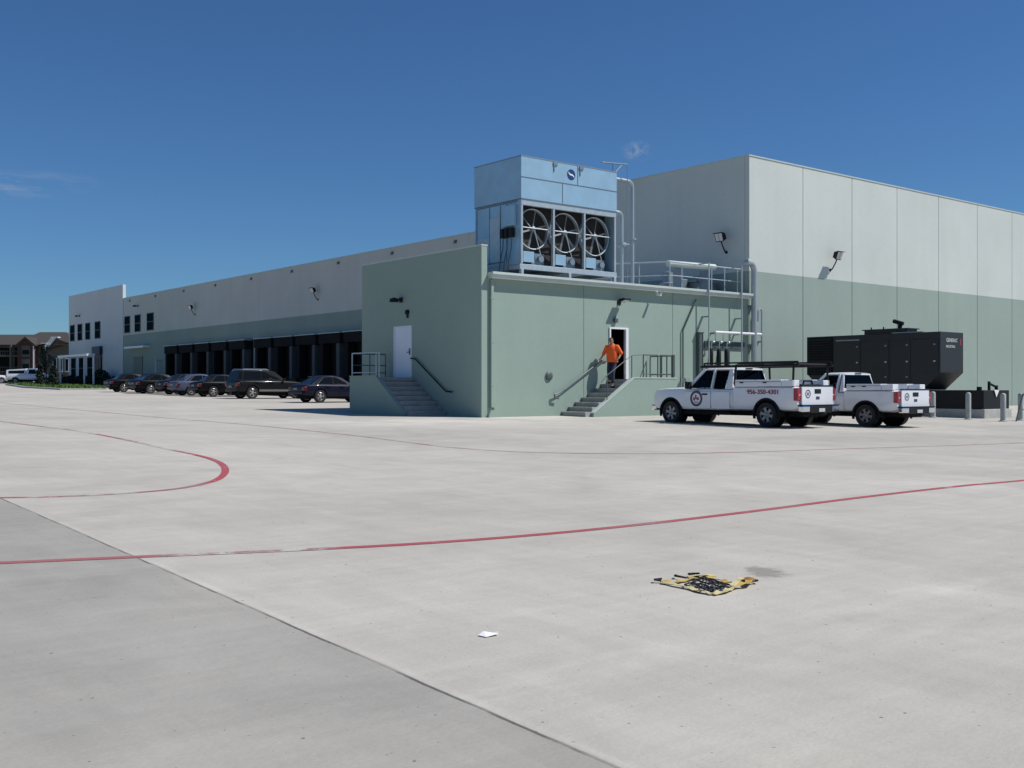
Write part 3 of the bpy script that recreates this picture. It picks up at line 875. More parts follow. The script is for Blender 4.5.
# lower section: end panels, back, columns, beam
mb = MB().box(0, .05, .13, W_ - .02, z1, z2 - .003).box(L_ - .05, L_, .13, W_ - .02, z1, z2 - .003).box(.051, L_ - .051, W_ - .07, W_ - .02, z1, z2 - .003).box(0, L_, .131, W_ - .02, z1 - .03, z1 - .002)
mb.build('lower_casing', M['galv_panel'], cd)
mb = MB()
mb.box(.051, L_ - .051, .62, .66, z1, z2 - .01)
mb.build('fan_deck', mat('brown_fan_deck', (.028, .024, .022), .8, var=.2), cd)
mb = MB().box(0, L_, -.02, .12, z2 - .24, z2 - .002)
for x in (0, 1.62, 3.26, L_ - .10): mb.box(x, x + .09, -.01, .115, z1, z2 - .241)
mb.build('column_frame', M['galv'], cd, bevel=.008)
mb = MB()                                    # left end: access panels and bracing
for y0, y1, a, b in ((1.95, 2.75, .9, 1.75), (1.28, 1.92, .75, 2.48)):
    mb.box(-.03, -.002, y0, y1, a, b)
mb.build('access_panel', M['galv'], cd, bevel=.006)
mb = MB()
for y in (2.78, 1.94, 1.25, .85): mb.box(-.012, -.001, y, y + .035, z1 + .1, z2 - .12)
mb.box(-.012, -.001, .2, W_ - .1, z2 - .1, z2 - .06).box(-.012, -.001, 1.0, W_ - .1, .70, .73)
mb.build('seam_and_shadow_line', M['seam'], cd)
for y in (.98, .72, .45):
    c_ = MB().box(-.20, -.013, y - .09, y + .09, 1.62, 1.98).build('disconnect_switch', M['black'], cd, bevel=.01)
    MB().tube([(-.08, y - .04, 1.98), (-.08, y - .04, 2.85)], .022, 6).tube([(-.09, y, 1.62), (-.10, y + .02, 1.2), (-.14, y + .12, .75), (-.2, y + .14, .1)], .026, 6).build('conduit', M['seam'], c_)
MB().box(-.14, -.013, .25, .95, 2.05, 2.85).build('control_box', M['galv_panel'], cd, bevel=.01)
# fans
for i in range(3):
    x = .80 + 1.64 * i + .02
    zc = 1.98
    T = face_T((x, .30, zc), (1, 0, 0), (0, 0, 1))
    fan = MB(); fan.lathe([(.76, -.10), (.79, -.10), (.795, .03), (.785, .06), (.755, .05)], 44, T)
    fan = fan.build('fan', M['galv'], cd, smooth=True)
    mb = MB()
    for k in range(6):
        a = R(60 * k + 16)
        c0, s0 = cos(a), sin(a)
        q = [(.08 * c0 + .03 * s0, .08 * s0 - .03 * c0, -.03), (.75 * c0 + .035 * s0, .75 * s0 - .035 * c0, -.06), (.75 * c0 - .035 * s0, .75 * s0 + .035 * c0, -.02), (.08 * c0 - .03 * s0, .08 * s0 + .03 * c0, .0)]
        mb.prism(q, (0, 0, .012), T)
    mb.build('blade', M['blade'], fan)
    mb = MB().lathe([(.11, -.05), (.11, .09), (.05, .12)], 16, T, closed=False)
    mb.build('hub', M['galv_dark'], fan, smooth=True)
    mb = MB().tube([(x - .8, .16, zc + .02), (x + .8, .16, zc + .02)], .022, 8).tube([(x, .2, zc), (x + .35, .2, .95)], .02, 8)
    mb.build('bearing_bar', M['galv'], fan)
    MB().box(x - .62, x - .08, .10, .14, .66, 1.07).build('belt_guard', M['galv_panel'], fan, bevel=.006)
    MB().box(x + .0, x + .62, .34, .38, .60, 1.06).build('louvre_panel', M['galv_dark'], fan)
    MB().box(x - .28, x + .05, .15, .50, .50, .60).build('motor_plate', M['galv_dark'], fan)
    MB().lathe([(.13, -.2), (.13, .2)], 14, Matrix.Translation((x + .38, .4, .85)), closed=False, axis='y').build('motor', M['galv_dark'], fan)

# pipework beside the condenser
pp = thing('pipe_riser', 'silver pipe looping off the top of the condenser and down to the roof', 'pipe', (32.9, 32.5, 5.705))
def bend(a, b, c_, r=.3, n=5):
    a, b, c_ = Vector(a), Vector(b), Vector(c_); p = b + (a - b).normalized() * r; q = b + (c_ - b).normalized() * r
    return [p.lerp(b, k / n).lerp(b.lerp(q, k / n), k / n) for k in range(n + 1)]
MB().tube([(30.84, 32.5, 10.42)] + bend((30.84, 32.5, 10.42), (32.9, 32.5, 10.42), (32.9, 32.5, 5.72), .32) + [(32.9, 32.5, 5.70)], .08, 12).build('pipe', M['pipe'], pp, smooth=True, W=True)
MB().lathe([(.17, 0), (.17, .06)], 14, Matrix.Translation((32.9, 32.5, 7.9)), closed=False).lathe([(.17, 0), (.17, .06)], 14, Matrix.Translation((32.9, 32.5, 5.706)), closed=False).build('flange', M['pipe'], pp, W=True)
pp = thing('pipe_riser', 'short silver pipe with a valve hugging the right end of the condenser', 'pipe', (31.75, 32.0, 5.705))
MB().tube([(30.84, 32.0, 8.9)] + bend((30.84, 32.0, 8.9), (31.75, 32.0, 8.9), (31.75, 32.0, 5.72), .22) + [(31.75, 32.0, 5.70)], .08, 12).build('pipe', M['pipe'], pp, smooth=True, W=True)
MB().tube([(31.75, 31.8, 7.55), (31.75, 32.2, 7.55)], .10, 8).tube([(31.55, 31.75, 7.55), (31.95, 31.75, 7.55)], .025, 6).build('valve', M['pipe'], pp, W=True)
pp = thing('roof_davit', 'thin steel mast with a bent arm at the right end of the condenser', 'davit', (32.4, 32.25, 5.705))
MB().tube([(32.34, 32.25, 5.705), (32.34, 32.25, 11.05)], .022, 6).build('mast', M['galv_dark'], pp, W=True)
MB().tube([(30.85, 32.25, 10.95), (32.34, 32.25, 11.05)], .03, 6).tube([(31.5, 32.25, 10.98), (31.5, 32.25, 10.45)], .035, 6).tube([(31.5, 32.25, 10.5), (32.0, 32.25, 10.98)], .03, 6).build('arm', M['galv_dark'], pp, W=True)

# roof guard rail
gr = thing('roof_guard_rail', 'thin grey safety rail along the annex roof edge right of the condenser', 'railing', (33.9, 31.2, 5.705))
zr = 6.93
mb = MB().tube([(31.9, 34.5, zr), (33.9, 31.25, zr), (38.7, 31.25, zr)], .028, 8)
mb.tube([(31.9, 34.5, 6.35), (33.9, 31.25, 6.35), (38.7, 31.25, 6.35)], .018, 8)
mb.build('rail', M['galv'], gr, smooth=True, W=True)
for x, y in ((31.9, 34.5), (32.55, 33.44), (33.2, 32.39), (33.9, 31.25), (36.62, 31.25), (37.5, 31.25), (38.4, 31.25)):
    MB().tube([(x, y, 5.70), (x, y, zr - .02)], .024, 8).box(x - .07, x + .07, y - .07, y + .07, 5.70, 5.72).build('post', M['galv'], gr, W=True)
# insulated header pipe and the column that goes down the wall
hp = thing('refrigerant_pipe', 'thick silver pipe turning down the wall where annex meets the tall wing', 'pipe', (39.0, WY - .3, gz(31)))
MB().tube([(38.55, WY - .1, 7.18)] + bend((38.55, WY - .25, 7.2), (39.02, WY - .25, 7.2), (39.02, WY - .25, .5), .45, 7) + [(39.02, WY - .25, .43)], .135, 14).build('pipe', M['pipe'], hp, smooth=True, W=True)
for z in (1.2, 3.4, 5.2): MB().box(38.86, 39.18, WY - .18, WY - .004, z, z + .08).build('clamp', M['galv_dark'], hp, W=True)
ip = thing('insulated_pipe', 'bright insulated pipe run across the annex roof behind the safety rail', 'pipe', (35, 32, 5.705))
MB().tube([(34.9, 32.3, 7.02), (37.7, 32.0, 7.02)], .14, 14).build('pipe', M['trim'], ip, smooth=True, W=True)
for x in (35.4, 37.2): MB().box(x - .05, x + .05, 31.9, 32.4, 5.70, 6.84).build('stand', M['galv_dark'], ip, W=True)
pu = thing('roof_pump', 'grey pump with round housing on the annex roof behind the rail', 'pump', (36.1, 33.2, 5.705))
MB().box(35.4, 37.0, 32.8, 33.8, 5.70, 5.98).build('base', M['galv_dark'], pu, W=True)
MB().lathe([(.42, 6.0), (.42, 6.25), (.28, 6.3), (.24, 6.75), (.1, 6.8)], 18, Matrix.Translation((35.9, 33.2, 0)), closed=False).build('motor', M['galv_dark'], pu, smooth=True, W=True)
MB().box(36.35, 36.95, 32.95, 33.6, 5.98, 6.5).build('gear_case', M['galv_dark'], pu, W=True, bevel=.03)
rv = thing('roof_vent', 'low grey vent box on the annex roof beside the wing wall', 'vent', (37.7, 33, 5.705))
MB().box(37.1, 38.5, 32.6, 34.0, 5.7, 6.35).build('curb', M['galv_dark'], rv, W=True)
MB().box(36.98, 38.62, 32.48, 34.12, 6.36, 6.46).build('hood', M['galv_dark'], rv, W=True)
for x, lab in ((35.78, 'thin grey conduit crossing the gutter left of the hanging valves'), (38.0, 'thin grey conduit crossing the gutter right of the hanging valves')):
    cdt = thing('conduit', lab, 'conduit', (x, WY - .4, gz(31)), 0, 'conduits down the annex front')
    MB().tube([(x, WY + .5, 6.95), (x, WY - .36, 6.95), (x, WY - .36, .44)], .032, 8).build('pipe', M['pipe'], cdt, smooth=True, W=True)
    for z in (2.2, 4.6): MB().box(x - .06, x + .06, WY - .325, WY + .016, z, z + .05).build('clamp', M['galv_dark'], cdt, W=True)
cdt = thing('conduit', 'grey conduit with a bent top and a lower valve beside the front railing', 'conduit', (34.45, WY - .2, gz(31)), 0, 'conduits down the annex front')
MB().tube([(35.3, WY - .05, 5.35), (34.45, WY - .05, 4.0), (34.45, WY - .05, .44)], .032, 8).build('pipe', M['rail'], cdt, smooth=True, W=True)
MB().lathe([(.11, 0), (.11, .18)], 12, Matrix.Translation((34.45, WY - .15, 1.75)), closed=False).box(34.3, 34.6, WY - .35, WY - .25, 1.8, 1.9).build('valve', M['pipe'], cdt, W=True)
# hanging valve rack
vr = thing('valve_rack', 'white gas header with three black hanging cylinders on the annex front', 'valve rack', (36.3, WY - .25, gz(31)))
MB().tube([(36.25, WY - .3, 3.96), (39.45, WY - .3, 3.96)], .06, 10).build('header_pipe', M['white'], vr, smooth=True, W=True)
for x in (36.3, 37.9): MB().box(x, x + .06, WY - .26, WY + .015, 3.88, 3.96).build('bracket', M['galv_dark'], vr, W=True)
MB().box(35.9, 38.6, WY - .05, WY + .015, 3.28, 3.58).build('shadow_plate', M['rail'], vr, W=True)  # dark plate stands in for the shadow band behind the hoses
for x in (35.98, 36.50, 37.02):
    c_ = MB().lathe([(.05, 2.36), (.10, 2.44), (.10, 3.1), (.05, 3.24)], 14, Matrix.Translation((x, WY - .3, 0)), closed=False).build('cylinder', M['black'], vr, smooth=True, W=True)
    MB().tube([(x, WY - .3, 3.24), (x + .04, WY - .3, 3.5), (x + .3, WY - .3, 3.55), (x + .3, WY - .3, 3.94)], .022, 6).ball((x + .14, WY - .32, 3.52), .06).build('hose', M['pipe'], c_, W=True)
    MB().box(x - .14, x + .14, WY - .42, WY - .2, 2.26, 2.35).build('foot', M['black'], c_, W=True)
up = thing('vent_pipe', 'slim silver gooseneck pipe at the foot of the tall wing wall', 'pipe', (39.45, WY - .2, gz(31)))
MB().tube([(39.35, WY - .22, 4.55), (39.35, WY - .22, 5.0)] + [(39.48 - .13 * cos(a), WY - .22, 5.0 + .13 * sin(a)) for a in (R(30), R(60), R(90), R(120), R(150))] + [(39.61, WY - .22, 5.0), (39.61, WY - .22, .44)], .045, 8).build('pipe', M['pipe'], up, smooth=True, W=True)
for z in (1.5, 3.6): MB().box(39.55, 39.67, WY - .18, WY - .003, z, z + .06).build('clamp', M['galv_dark'], up, W=True)
dp = thing('wall_duct', 'tall grey duct standing against the annex front beside the conduits', 'duct', (35.2, WY - .1, gz(31)))
MB().box(35.36, 35.62, WY - .18, WY + .012, .45, 3.9).build('body', M['rail'], dp, W=True, bevel=.01)
MB().box(35.33, 35.65, WY - .2, WY + .012, 3.905, 3.94).build('lid', M['rail'], dp, W=True)

# ------------------------------------------------------------------ generator
gb = gz(24)
ge = thing('generator', 'large charcoal generator enclosure on a black base tank by the tall wing', 'generator', (42.3, 25, gb))
MB().box(41.25, 43.5, 21.15, 30.2, .1, .66).build('concrete_pad', M['concrete'], ge, W=True, bevel=.02)
MB().box(41.32, 43.42, 21.22, 30.0, .662, 1.42).build('base_tank', M['black'], ge, W=True, bevel=.02)
x0, x1, ya, yb = 41.4, 43.25, 23.1, 29.65
poly = [(x0, ya, 2.15), (x0, ya, 3.85), (x0, yb, 3.85), (x0, yb, 2.15), (x0, yb - .75, 1.43), (x0, ya + .8, 1.43)]
en = MB().prism(poly, (x1 - x0, 0, 0)).build('enclosure', M['char'], ge, W=True, bevel=.015)
MB().box(x0 + .15, x0 + .95, 24.7, 26.75, 3.852, 4.03).box(x0 + .08, x0 + 1.02, 24.62, 26.83, 4.031, 4.07).build('exhaust_hood', M['char'], ge, W=True)
mb = MB().lathe([(.09, 0), (.09, .28)], 12, Matrix.Translation((42.0, 25.3, 4.071)), closed=False)
mb.tube([(42.0, 25.15, 4.28), (42.0, 25.6, 4.42)], .09, 8)
mb.build('rain_cap', M['black'], ge, W=True)
for y in (26.5, 25.9): MB().tube([(41.7, y, 4.071), (41.7, y, 4.17)], .03, 6).build('lifting_eye', M['black'], ge, W=True)
MB().box(x0 - .02, x0 - .002, 28.25, yb - .03, 2.1, 3.8).build('intake_louvre', M['dull_black'], ge, W=True)
mb = MB()
for k in range(14): mb.prism([(x0 - .06, 28.3, 2.16 + .115 * k), (x0 - .021, 28.3, 2.22 + .115 * k), (x0 - .021, 28.3, 2.235 + .115 * k), (x0 - .06, 28.3, 2.175 + .115 * k)], (0, 1.28, 0))
mb.build('louvre_blade', M['black'], ge, W=True)
for a, b in ((26.85, 28.2), (25.45, 26.8), (24.45, 25.4), (23.2, 24.4)):
    dd = MB().box(x0 - .022, x0 - .002, a, b, 1.75 if a > 24 else 2.2, 3.55).build('door', M['char'], ge, W=True, bevel=.006)
    yl = a + .1
    for z in (1.95, 2.6, 3.3):
        if z < 2.2 and a < 24: continue
        MB().box(x0 - .05, x0 - .0225, yl, yl + .09, z, z + .06).build('latch', M['galv'] if z == 2.6 else M['galv_dark'], dd, W=True)
MB().box(x0 - .008, x0 - .002, 26.9, 28.1, 3.60, 3.66).build('data_strip', M['galv_dark'], ge, W=True)
MB().box(x0 - .03, x0 + .14, 23.9, 25.3, 3.852, 3.89).build('trim_strip', M['galv_dark'], ge, W=True)
T = face_T((42.3, ya - .006, 3.50), (1, 0, 0), (0, 0, 1)); T = Matrix.Translation(-Vector(ge.location)) @ T
text('GENERAC', .22, T, M['trim'], 'lettering', ge, .004, .92)
T = face_T((42.2, ya - .006, 3.24), (1, 0, 0), (0, 0, 1)); T = Matrix.Translation(-Vector(ge.location)) @ T
text('INDUSTRIAL', .15, T, M['trim'], 'lettering', ge, .004, .9)
MB().box(42.95, 43.05, ya - .008, ya - .002, 3.32, 3.58).build('logo_bar', M['red_text'], ge, W=True)
mb = MB().tube([(41.7, 21.6, 1.42), (41.7, 21.6, 1.56)], .10, 10).tube([(42.5, 21.6, 1.42), (42.5, 21.6, 1.78)], .06, 8).tube([(42.5, 21.6, 1.7), (43.1, 21.6, 1.55)], .05, 8).tube([(43.1, 21.6, 1.42), (43.1, 21.6, 1.62)], .07, 8)
mb.build('fuel_fitting', M['black'], ge, W=True)
MB().prism([(42.1, 21.19, 1.44), (42.5, 21.19, 1.42), (42.28, 21.19, 1.14)], (0, -.012, 0)).build('warning_tag', M['white'], ge, W=True)

# bollards
def bollard(label, x, y):
    b = thing('bollard', label, 'bollard', (x, y, gz(y)), 0, 'concrete filled bollards guarding the generator')
    MB().lathe([(.1, -.1), (.1, .98), (.085, 1.02), (.05, 1.05), (.01, 1.06)], 18, closed=False).build('pipe_post', M['bollard'], b, smooth=True)
    MB().lathe([(.16, 0), (.16, .02), (.1, .04)], 18, closed=False).build('collar', M['concrete'], b, smooth=True)
    return b
b0_ = bollard('grey bollard just right of the second pickup tailgate', 40.2, 22.75)
for lab, x, y in (('grey bollard standing before the middle of the black base tank', 39.6, 20.95), ('grey bollard before the right end of the black base tank', 39.03, 19.3), ('rightmost grey bollard with a steel brace leaning on it', 40.6, 19.4)):
    c_ = copy_tree(b0_); c_.location = (x, y, gz(y)); c_['label'] = lab
br = thing('steel_brace', 'thin dark steel brace leaning against the rightmost bollard', 'brace', (40.0, 19.35, gz(19.4)))
MB().bar((39.62, 19.1, gz(19.1)), (40.42, 19.22, gz(19.2) + 1.02), .05, .05).build('leg', M['rail'], br, W=True)
MB().bar((39.95, 19.15, gz(19.2) + .42), (40.55, 19.25, gz(19.2) + .42), .04, .04).bar((40.38, 19.2, gz(19.2) + 1.0), (40.75, 19.28, gz(19.2) + 1.05), .04, .05).build('crossbar', M['rail'], br, W=True)
ub = thing('utility_box', 'low tan utility box against the wing wall right of the generator', 'box', (46.7, 30.6, gz(30)))
MB().box(45.6, 49.5, 30.2, 31.0, .3, 1.02).build('body', M['concrete'], ub, W=True, bevel=.02)
MB().box(45.5, 49.6, 30.1, 31.0, 1.025, 1.09).build('lid', M['white'], ub, W=True)


# ------------------------------------------------------------------ vehicles
def tyre_prof(r, w): return [(r * .62, -w * .42), (r * .80, -w * .5), (r * .94, -w * .5), (r, -w * .38), (r * 1.005, 0), (r, w * .38), (r * .94, w * .5), (r * .80, w * .5), (r * .62, w * .42)]


def wheel(parent, x, y, r, wd, rimmat, spokes=5):
    s = 1 if y > 0 else -1
    wz = bpy.data.objects
    tyre = MB().lathe(tyre_prof(r, wd), 32, axis='y').build('wheel', M['rubber'], parent, smooth=True)
    tyre.location = (x, y, r)
    rm = MB().lathe([(r * .64, -wd * .4), (r * .64, wd * .40), (r * .60, wd * .44), (r * .56, wd * .36), (r * .56, -wd * .4)], 28, Matrix.Diagonal((1, s, 1, 1)), axis='y')
    rm.lathe([(r * .20, wd * .22), (r * .20, wd * .36), (r * .12, wd * .42)], 14, Matrix.Diagonal((1, s, 1, 1)), closed=False, axis='y')
    for k in range(spokes):
        a = 2 * pi * k / spokes + .3
        T = Matrix.Rotation(a, 4, 'Y')
        rm.prism([T @ Vector(p) for p in ((-r * .10, s * wd * .24, r * .12), (r * .10, s * wd * .24, r * .12), (r * .13, s * wd * .28, r * .58), (-r * .13, s * wd * .28, r * .58))], (0, s * wd * .1, 0))
    rm = rm.build('rim', rimmat, tyre, smooth=True, angle=30)
    MB().lathe([(r * .10, -wd * .1), (r * .555, -wd * .1), (r * .555, wd * .14), (r * .10, wd * .14)], 20, Matrix.Diagonal((1, s, 1, 1)), axis='y').build('brake_disc', M['dull_black'], tyre)
    return tyre


def arch_cutters(axles, r, half, zc, inner=.55):
    out = []
    for x in axles:
        for s in (1, -1):
            c_ = MB().lathe([(r, s * inner), (r, s * (half + .3))], 28, Matrix.Translation((x, 0, zc)), closed=False, axis='y').build('cutter', M['black'])
            out.append(c_)
    return out


def flare(parent, x, zc, r, half, rad=.035):
    for s in (1, -1):
        pts = [(x + r * cos(R(a)), s * half, zc + r * sin(R(a))) for a in range(-18, 199, 12)]
        MB().tube(pts, rad, 6).build('wheel_arch', M['dull_black'], parent, smooth=True)


def strip(a, b, h, out):
    """bar between two points along the flank"""
    return MB().bar(a, b, out, h)


def quad_panel(pts, th=.006):
    p = [Vector(q) for q in pts]; n = (p[1] - p[0]).cross(p[2] - p[0]).normalized() * th
    return MB().prism(p, n)


def body_prof(wd, zb, zt, belly=.06, crown=.03, sh=.10):
    return [(0, zb), (wd * .72, zb), (wd * .93, zb + .05), (wd * .985, zb + .16), (wd, zb + (zt - zb) * .55), (wd * .985, zt - sh), (wd * .95, zt - .03), (wd * .86, zt), (0, zt + crown)]


def pickup(label, X, Y, rz, wb=4.0, ext=True, rack=False, xc=1.33):
    """rear axle at x=0, nose to +x"""
    v = thing('pickup_truck', label, 'pickup truck', (X, Y, gz(Y)), rz)
    F = wb - 4.0; B = xc - 1.33
    pw = M['paint_white']; r = .395
    st_ = [(xc, body_prof(.965, .50, 1.20)), (2.0 + F * .6, body_prof(.975, .48, 1.205)), (3.1 + F, body_prof(.985, .48, 1.20)), (3.3 + F, body_prof(.985, .48, 1.21, sh=.10)),
           (3.5 + F, body_prof(.985, .48, 1.235, crown=.035, sh=.12)), (4.3 + F, body_prof(.98, .48, 1.215, crown=.045, sh=.12)), (4.62 + F, body_prof(.965, .48, 1.19, crown=.045, sh=.12)), (4.78 + F, body_prof(.935, .50, 1.15, crown=.045, sh=.12)), (4.86 + F, body_prof(.89, .54, 1.07, crown=.04, sh=.12))]
    b = MB().loft(st_).build('body', pw, v)
    inner = MB().box(xc + .09, 3.0 + F, -.84, .84, .62, 1.6).build('cutter', M['black'])
    cut(b, [inner] + arch_cutters([wb], .475, 1.0, r + .02, .60))
    bd = MB().loft([(-1.14, body_prof(.955, .58, 1.27, crown=0, sh=.05)), (-.9, body_prof(.98, .52, 1.28, crown=0, sh=.05)), (xc - .025, body_prof(.98, .50, 1.28, crown=0, sh=.05))]).build('cargo_bed', pw, v)
    inner = MB().box(-1.3, xc - .11, -.80, .80, .78, 1.6).build('cutter', M['black'])
    cut(bd, [inner] + arch_cutters([0], .475, 1.0, r + .02, .60))
    flare(v, 0, r + .02, .475, .965, .045); flare(v, wb, r + .02, .475, .962, .04)
    MB().box(-1.1, 4.5 + F, -.55, .55, .34, .62).build('chassis', M['dull_black'], v)
    for x in (0, wb):
        MB().tube([(x, -.8, r), (x, .8, r)], .06, 8).ball((x, 0, r), .17).build('axle', M['dull_black'], v)
        for s in (1, -1): wheel(v, x, s * .86, r, .265, M['steel_rim'], 6)
        for s in (1, -1):
            wl = MB().lathe([(.473, s * .604), (.473, s * .63)], 28, Matrix.Translation((x, 0, r + .02)), closed=False, axis='y')
            arc_ = [(x + .464 * cos(R(a)), r + .02 + .464 * sin(R(a))) for a in range(-10, 191, 10)]
            for (xa, za), (xb_, zb_) in zip(arc_, arc_[1:]):
                wl.prism([(xa, s * .631, za), (xb_, s * .631, zb_), (xb_, s * .95, zb_), (xa, s * .95, za)], ((x - xa) * .03, 0, (r - za) * .03))
            wl.build('wheel_well', M['dull_black'], v)
    MB().box(xc + .17, 3.6 + F, -.90, .90, .36, .47).build('running_board', M['dull_black'], v)
    # cab
    zt = 1.87; xr0, xr1 = xc + .17, 2.66 + F
    MB().loft([(xr0 - .06, [(0, zt - .05), (.70, zt - .05), (.74, zt - .03), (.70, zt), (0, zt + .01)]), (xr0 + .1, [(0, zt - .05), (.75, zt - .06), (.785, zt - .03), (.72, zt + .03), (0, zt + .05)]), (xr1 - .15, [(0, zt - .05), (.75, zt - .06), (.785, zt - .03), (.72, zt + .03), (0, zt + .05)]), (xr1 + .02, [(0, zt - .06), (.70, zt - .06), (.74, zt - .05), (.70, zt - .02), (0, zt)])]).build('roof', pw, v, smooth=True, angle=50)
    zb = 1.205
    xB = 2.22 if ext else xc + .3
    pil = MB()
    for s in (1, -1):
        pil.bar((3.30 + F, s * .90, zb), (xr1 - .02, s * .75, zt - .02), .07, .10)            # A
        pil.bar((xB, s * .935, zb), (xB - .04, s * .775, zt - .02), .10, .06)
        if ext: pil.prism([(xc + .03, s * .93, zb), (xc + .33, s * .93, zb), (xc + .27, s * .77, zt - .02), (xc + .14, s * .77, zt - .02)], (0, -s * .06, 0))
        else: pil.prism([(xc + .03, s * .93, zb), (xc + .21, s * .93, zb), (xc + .19, s * .77, zt - .02), (xc + .14, s * .77, zt - .02)], (0, -s * .06, 0))
    pil.prism([(xc + .04, -.93, zb), (xc + .04, .93, zb), (xc + .045, .92, zb + .14), (xc + .045, -.92, zb + .14)], (.04, 0, 0))
    pil.build('pillar', pw, v, bevel=.012)
    ws = quad_panel([(3.28 + F, -.86, zb + .02), (3.28 + F, .86, zb + .02), (xr1 - .02, .71, zt - .03), (xr1 - .02, -.71, zt - .03)]).build('windscreen', M['clear_glass'], v)
    quad_panel([(xc + .045, -.86, zb + .15), (xc + .045, .86, zb + .15), (xc + .135, .70, zt - .04), (xc + .135, -.70, zt - .04)]).build('rear_window', M['tint_glass'], v)
    MB().box(xc + .09, xc + .14, -.17, .17, zt - .02, zt + .018).build('brake_light', M['maroon'], v)
    for s in (1, -1):
        def Yw(zz): return s * (.925 - (zz - zb) / (zt - zb) * .16)
        d_ = MB()
        dx0, dx1 = xB + .02, 3.36 + F
        yo = s * .982
        d_.prism([(dx0, yo, .56), (dx1 - .12, yo, .56), (dx1, yo, .70), (dx1, yo, 1.10), (dx0, yo, 1.10)], (0, s * .012, 0))
        d_ = d_.build('door', pw, v, bevel=.01)
        quad_panel([(xB + .06, Yw(zb + .02), zb + .02), (3.14 + F, Yw(zb + .02), zb + .02), (xr1 + .03, Yw(zt - .1), zt - .1), (xB + .02, Yw(zt - .1), zt - .1)]).build('window', M['clear_glass'], d_)
        MB().box(xB + .14, xB + .36, s * .992 if s > 0 else s * 1.03, s * 1.03 if s > 0 else s * .992, 1.0, 1.05).build('handle', M['black'], d_, bevel=.008)
        mr = MB().box(3.02 + F, 3.14 + F, min(s * 1.0, s * 1.24), max(s * 1.0, s * 1.24), 1.20, 1.44).bar((3.1 + F, s * .93, 1.22), (3.1 + F, s * 1.05, 1.24), .06, .06)
        mr.build('mirror', M['black'], d_, bevel=.02)
        if ext:
            quad_panel([(1.68, Yw(zb + .02), zb + .02), (2.14, Yw(zb + .02), zb + .02), (2.12, Yw(zt - .1), zt - .1), (1.64, Yw(zt - .1), zt - .1)]).build('quarter_window', M['tint_glass'], v)
            MB().box(xc + .11, xB - .02, min(s * .978, s * .985), max(s * .978, s * .985), .56, 1.1).build('rear_door', pw, v, bevel=.004)
    # inside
    MB().box(2.95 + F, 3.25 + F, -.82, .82, .75, 1.2).build('dashboard', M['dull_black'], v, bevel=.04)
    for s in (1, -1):
        xs = xB + .1
        se = MB().box(xs, xs + .5, s * .45 - .27, s * .45 + .27, .63, .85).prism([(xs, s * .45 - .26, .8), (xs + .14, s * .45 - .26, .8), (xs + .02, s * .45 - .26, 1.38), (xs - .08, s * .45 - .26, 1.38)], (0, .52, 0)).box(xs - .08, xs + .02, s * .45 - .13, s * .45 + .13, 1.42, 1.6)
        se.build('seat', M['dull_black'], v, bevel=.04)
    T = Matrix.Translation((2.86 + F, .45, 1.13)) @ Matrix.Rotation(R(65), 4, 'Y')
    MB().tube([T @ Vector((.19 * cos(a), .19 * sin(a), 0)) for a in [2 * pi * k / 18 for k in range(19)]], .016, 6).build('steering_wheel', M['dull_black'], v)
    # nose
    MB().box(4.74 + F, 4.99 + F, -.90, .90, .46, .66).build('front_bumper', M['chrome'], v, bevel=.05)
    MB().box(4.70 + F, 4.885 + F, -.60, .60, .68, .98).build('grille', M['black'], v, bevel=.02)
    for s in (1, -1): MB().box(4.55 + F, 4.86 + F, min(s * .62, s * .90), max(s * .62, s * .90), .70, .96).build('headlight', M['lamp_lens'], v, bevel=.04)
    MB().prism([(3.36 + F, -.55, 1.232), (3.55 + F, -.55, 1.232), (3.55 + F, -.55, 1.242), (3.36 + F, -.55, 1.242)], (0, 1.1, 0)).build('wiper_cowl', M['black'], v)
    # tail
    tg = MB().box(-1.21, -1.145, -.80, .80, .66, 1.28).build('tailgate', pw, v, bevel=.015)
    MB().box(-1.225, -1.14, -.81, .81, 1.285, 1.32).build('top_cap', M['black'], tg, bevel=.008)
    MB().box(-1.222, -1.2105, -.16, .16, 1.06, 1.2).build('handle', M['black'], tg, bevel=.006)
    T = face_T((-1.213, .50, 1.05), (0, -1, 0), (0, 0, 1))
    bdg = MB().lathe([(.10, 0), (.13, 0), (.13, .004), (.10, .004)], 24, T).build('round_badge', M['dark_text'], tg)
    MB().box(-.05, .05, -.045, .045, 0, .004, T).build('badge_mark', M['galv_dark'], bdg)
    MB().box(-1.217, -1.211, -.09, .09, .88, .97).build('nameplate', M['dark_text'], tg)
    for s in (1, -1):
        tl = MB().box(-1.175, -1.02, min(s * .79, s * .978), max(s * .79, s * .978), .84, 1.23).build('taillight', M['red_lens'], v, bevel=.02)
        MB().box(-1.18, -1.176, min(s * .84, s * .90), max(s * .84, s * .90), 1.0, 1.04).build('reverse_lens', M['lamp_lens'], tl)
    bp = MB()
    bp.box(-1.34, -1.17, -.95, .95, .50, .69)
    bp.build('rear_bumper', M['chrome'], v, bevel=.035)
    MB().box(-1.36, -1.342, -.56, .56, .47, .68).box(-1.35, -1.15, -.95, .95, .692, .72).box(-1.5, -1.3, -.05, .05, .42, .47).build('bumper_step', M['black'], v, bevel=.01)
    MB().box(-1.372, -1.362, -.15, .15, .50, .61).build('licence_plate', M['lamp_lens'], v)
